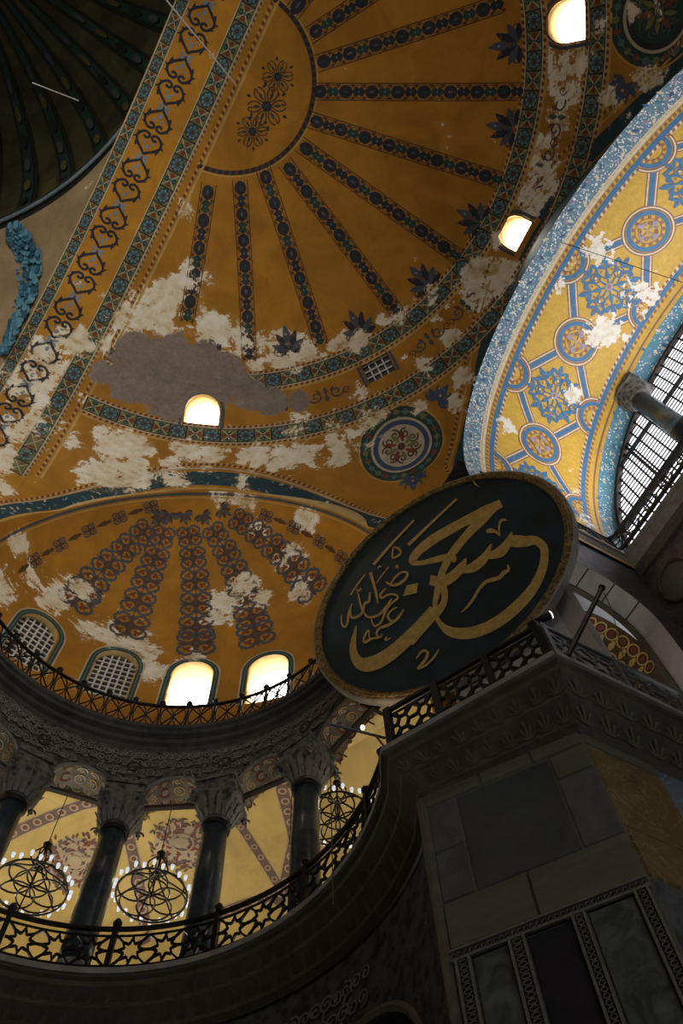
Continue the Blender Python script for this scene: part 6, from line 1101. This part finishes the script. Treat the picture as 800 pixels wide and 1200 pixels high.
# ---- chandeliers in the gallery
def make_chandelier():
    r_ = empty('chandelier'); 
    def add(name, fnb, mat, sm=False): b = MB(); fnb(b); return b.build(name, M[mat], r_, sm, True)
    an = np.linspace(0, 2 * pi, 41)[:-1]
    add('ring', lambda b: b.tube([(.90 * math.cos(a), .90 * math.sin(a), 0) for a in an], .028, 6, True), 'iron')
    for k in range(6):
        a0 = k * pi / 3; add('loop', lambda b: b.tube([(.45 * math.cos(a0) + .45 * math.cos(a), .45 * math.sin(a0) + .45 * math.sin(a), .02 + .05 * (k % 2)) for a in an[::2]], .024, 5, True), 'iron')
    add('inner_ring', lambda b: b.tube([(.44 * math.cos(a), .44 * math.sin(a), .12) for a in an], .022, 5, True), 'iron')
    for k in range(6): a = k * pi / 3 + pi / 6; add('arm', lambda b: b.tube(cr([(.88 * math.cos(a), .88 * math.sin(a), .02), (.55 * math.cos(a), .55 * math.sin(a), .30), (.22 * math.cos(a), .22 * math.sin(a), .55), (.06 * math.cos(a), .06 * math.sin(a), .80)], 4), .022, 5), 'iron')
    for k in range(6): a = k * pi / 3; add('cage_rib', lambda b: b.tube(cr([(.04 * math.cos(a), .04 * math.sin(a), .62), (.24 * math.cos(a), .24 * math.sin(a), .82), (.28 * math.cos(a), .28 * math.sin(a), 1.02), (.13 * math.cos(a), .13 * math.sin(a), 1.26), (.03 * math.cos(a), .03 * math.sin(a), 1.36)], 4), .022, 5), 'iron')
    add('finial', lambda b: b.lathe([(.02, 1.32), (.10, 1.38), (.12, 1.45), (.05, 1.54), (.015, 1.6)], n=12), 'iron')
    add('stem', lambda b: b.bar((0, 0, -.05), (0, 0, 1.4), .04), 'iron')
    lg = MB(); lg.lathe([(.02, -.02), (.035, .0), (.045, .07), (.05, .12), (.04, .115), (.03, .02)], n=10); l0 = None
    for k in range(26):
        a = k * 2 * pi / 26; p = (.98 * math.cos(a), .98 * math.sin(a), -.02 + (.0 if k % 2 else .09))
        if l0 is None: l0 = lg.build('lamp_glass', M['crystal'], r_, True, False); o = l0
        else: o = l0.copy(); COL.objects.link(o)
        o.location = p
    return r_
ch0 = make_chandelier()
cpos = [((5.93, 19.1, 17.95), 'black iron chandelier with looped rings hanging left of the second gallery column'), ((8.76, 18.35, 18.3), 'black iron chandelier with looped rings hanging between the two middle gallery columns'), ((12.33, 14.95, 19.5), 'black iron chandelier half hidden behind the railing beside the rightmost gallery column')]
for k, (p, lb) in enumerate(cpos):
    o = ch0 if k == 0 else copy_tree(ch0); o.location = p; tag(o, lb, 'chandelier', 'chandeliers of the exedra gallery')
    rr = math.hypot(p[0] - XC[0], p[1] - XC[1]); top = float(gz(np.array([rr]))[0]); b = MB(); b.tube([(0, 0, 1.55), (0, 0, top - p[2])], .013, 5); b.build('hanging_wire', M['iron'], o, wc=False)
    for q in range(3): point('chandelier_lamp', (p[0] + .6 * math.cos(q * 2.1), p[1] + .6 * math.sin(q * 2.1), p[2] + .12), 4)
b = MB(); b.tube([pol(7.7, 36.5, 22.0), pol(7.7, 36.5, 18.9)], .013, 5); tag(b.build('hanging_wire', M['iron']), 'thin lone wire hanging from the gallery vault left of the rightmost gallery column', 'wire')

# ---- small things on the pier and in the air
rt = empty('iron_rod', (9.96, 9.33, 14.8)); tag(rt, 'thin grey iron rod sticking out from the gallery edge below the roundel', 'rod')
b = MB(); b.tube([(10.15, 9.30, 14.80), (9.07, 9.50, 14.8)], .028, 6); b.build('bar', M['irongrey'], rt); b = MB(); b.tube([(9.96, 9.33, 14.8), (10.15, 9.05, ZG)], .022, 5); b.build('stay', M['irongrey'], rt)
b = MB(); b.tube([(9.08, 9.50, 14.8), (9.08, 9.50, 10.6)], .010, 4); tag(b.build('hanging_cable', M['moulding']), 'thin cable hanging plumb from the iron rod end down past the gallery edge', 'cable')
pl_ = empty('leaning_pole', (11.62, 5.9, ZG)); tag(pl_, 'dark pole leaning out over the lit railing right of the roundel', 'pole')
b = MB(); b.tube([(11.60, 5.88, ZG), (12.93, 5.30, 16.55)], .05, 8); b.build('shaft', M['iron'], pl_); b = MB(); b.lathe([(.055, -.05), (.075, .0), (.055, .06)], (12.93, 5.30, 16.55), 10); b.build('cap', M['iron'], pl_)
b = MB(); b.tube(cr([(12.95, 5.33, 16.42), (13.06, 5.48, 15.9), (13.2, 5.87, 14.9)], 6), .010, 4); tag(b.build('stay_wire', M['moulding']), 'fine wire running down from the leaning pole to the lit railing', 'wire')
sr = empty('spotlight', (11.5, 6.1, 15.0)); tag(sr, 'small black spotlight clamped to the railing corner beside the roundel rim', 'spotlight')
b = MB(); b.bar((11.46, 6.02, 14.85), (11.5, 6.1, 15.25), .06); b.build('bracket', M['iron'], sr)
b = MB(); b.tube([(11.42, 6.22, 15.22), (11.66, 5.98, 15.34), (11.74, 5.90, 15.38)], [.06, .07, .09], 12); b.build('housing', M['iron'], sr, True)
b = MB(); b.tube([(11.745, 5.895, 15.383), (11.76, 5.88, 15.39)], [.075, .075], 12); b.build('lens', M['spotlens'], sr)
lr = empty('gallery_lamp', (10.75, 10.95, 17.6)); tag(lr, 'small glowing lamp bulb on a bracket in the dark corner left of the roundel base', 'lamp')
b = MB(); b.lathe([(.0, -.07), (.035, -.055), (.05, 0), (.035, .045), (.02, .07)], (10.72, 10.92, 17.5), 12); b.build('bulb', M['bulb'], lr, True)
b = MB(); b.tube([(10.72, 10.92, 17.6), (10.75, 10.95, 17.9), (11.1, 11.0, 17.95)], .02, 6); b.build('bracket', M['iron'], lr)
point('lamp_glow', (10.68, 10.86, 17.4), 14, (1, .7, .45), .08)
def cable(name, pts, r, mat, label): b = MB(); b.tube(pts, r, 5); tag(b.build(name, M[mat]), label, 'cable')
cable('taut_cable', CABLE1, .030, 'lattice', 'pale taut cable crossing the orange arch soffit at the top of the photograph')
cable('taut_cable', CABLE2, .022, 'lattice', 'short pale cable glinting across the dark main dome')
cable('sagging_wire', CABLE3, .012, 'iron', 'thin dark wire crossing the gold mosaic vault')
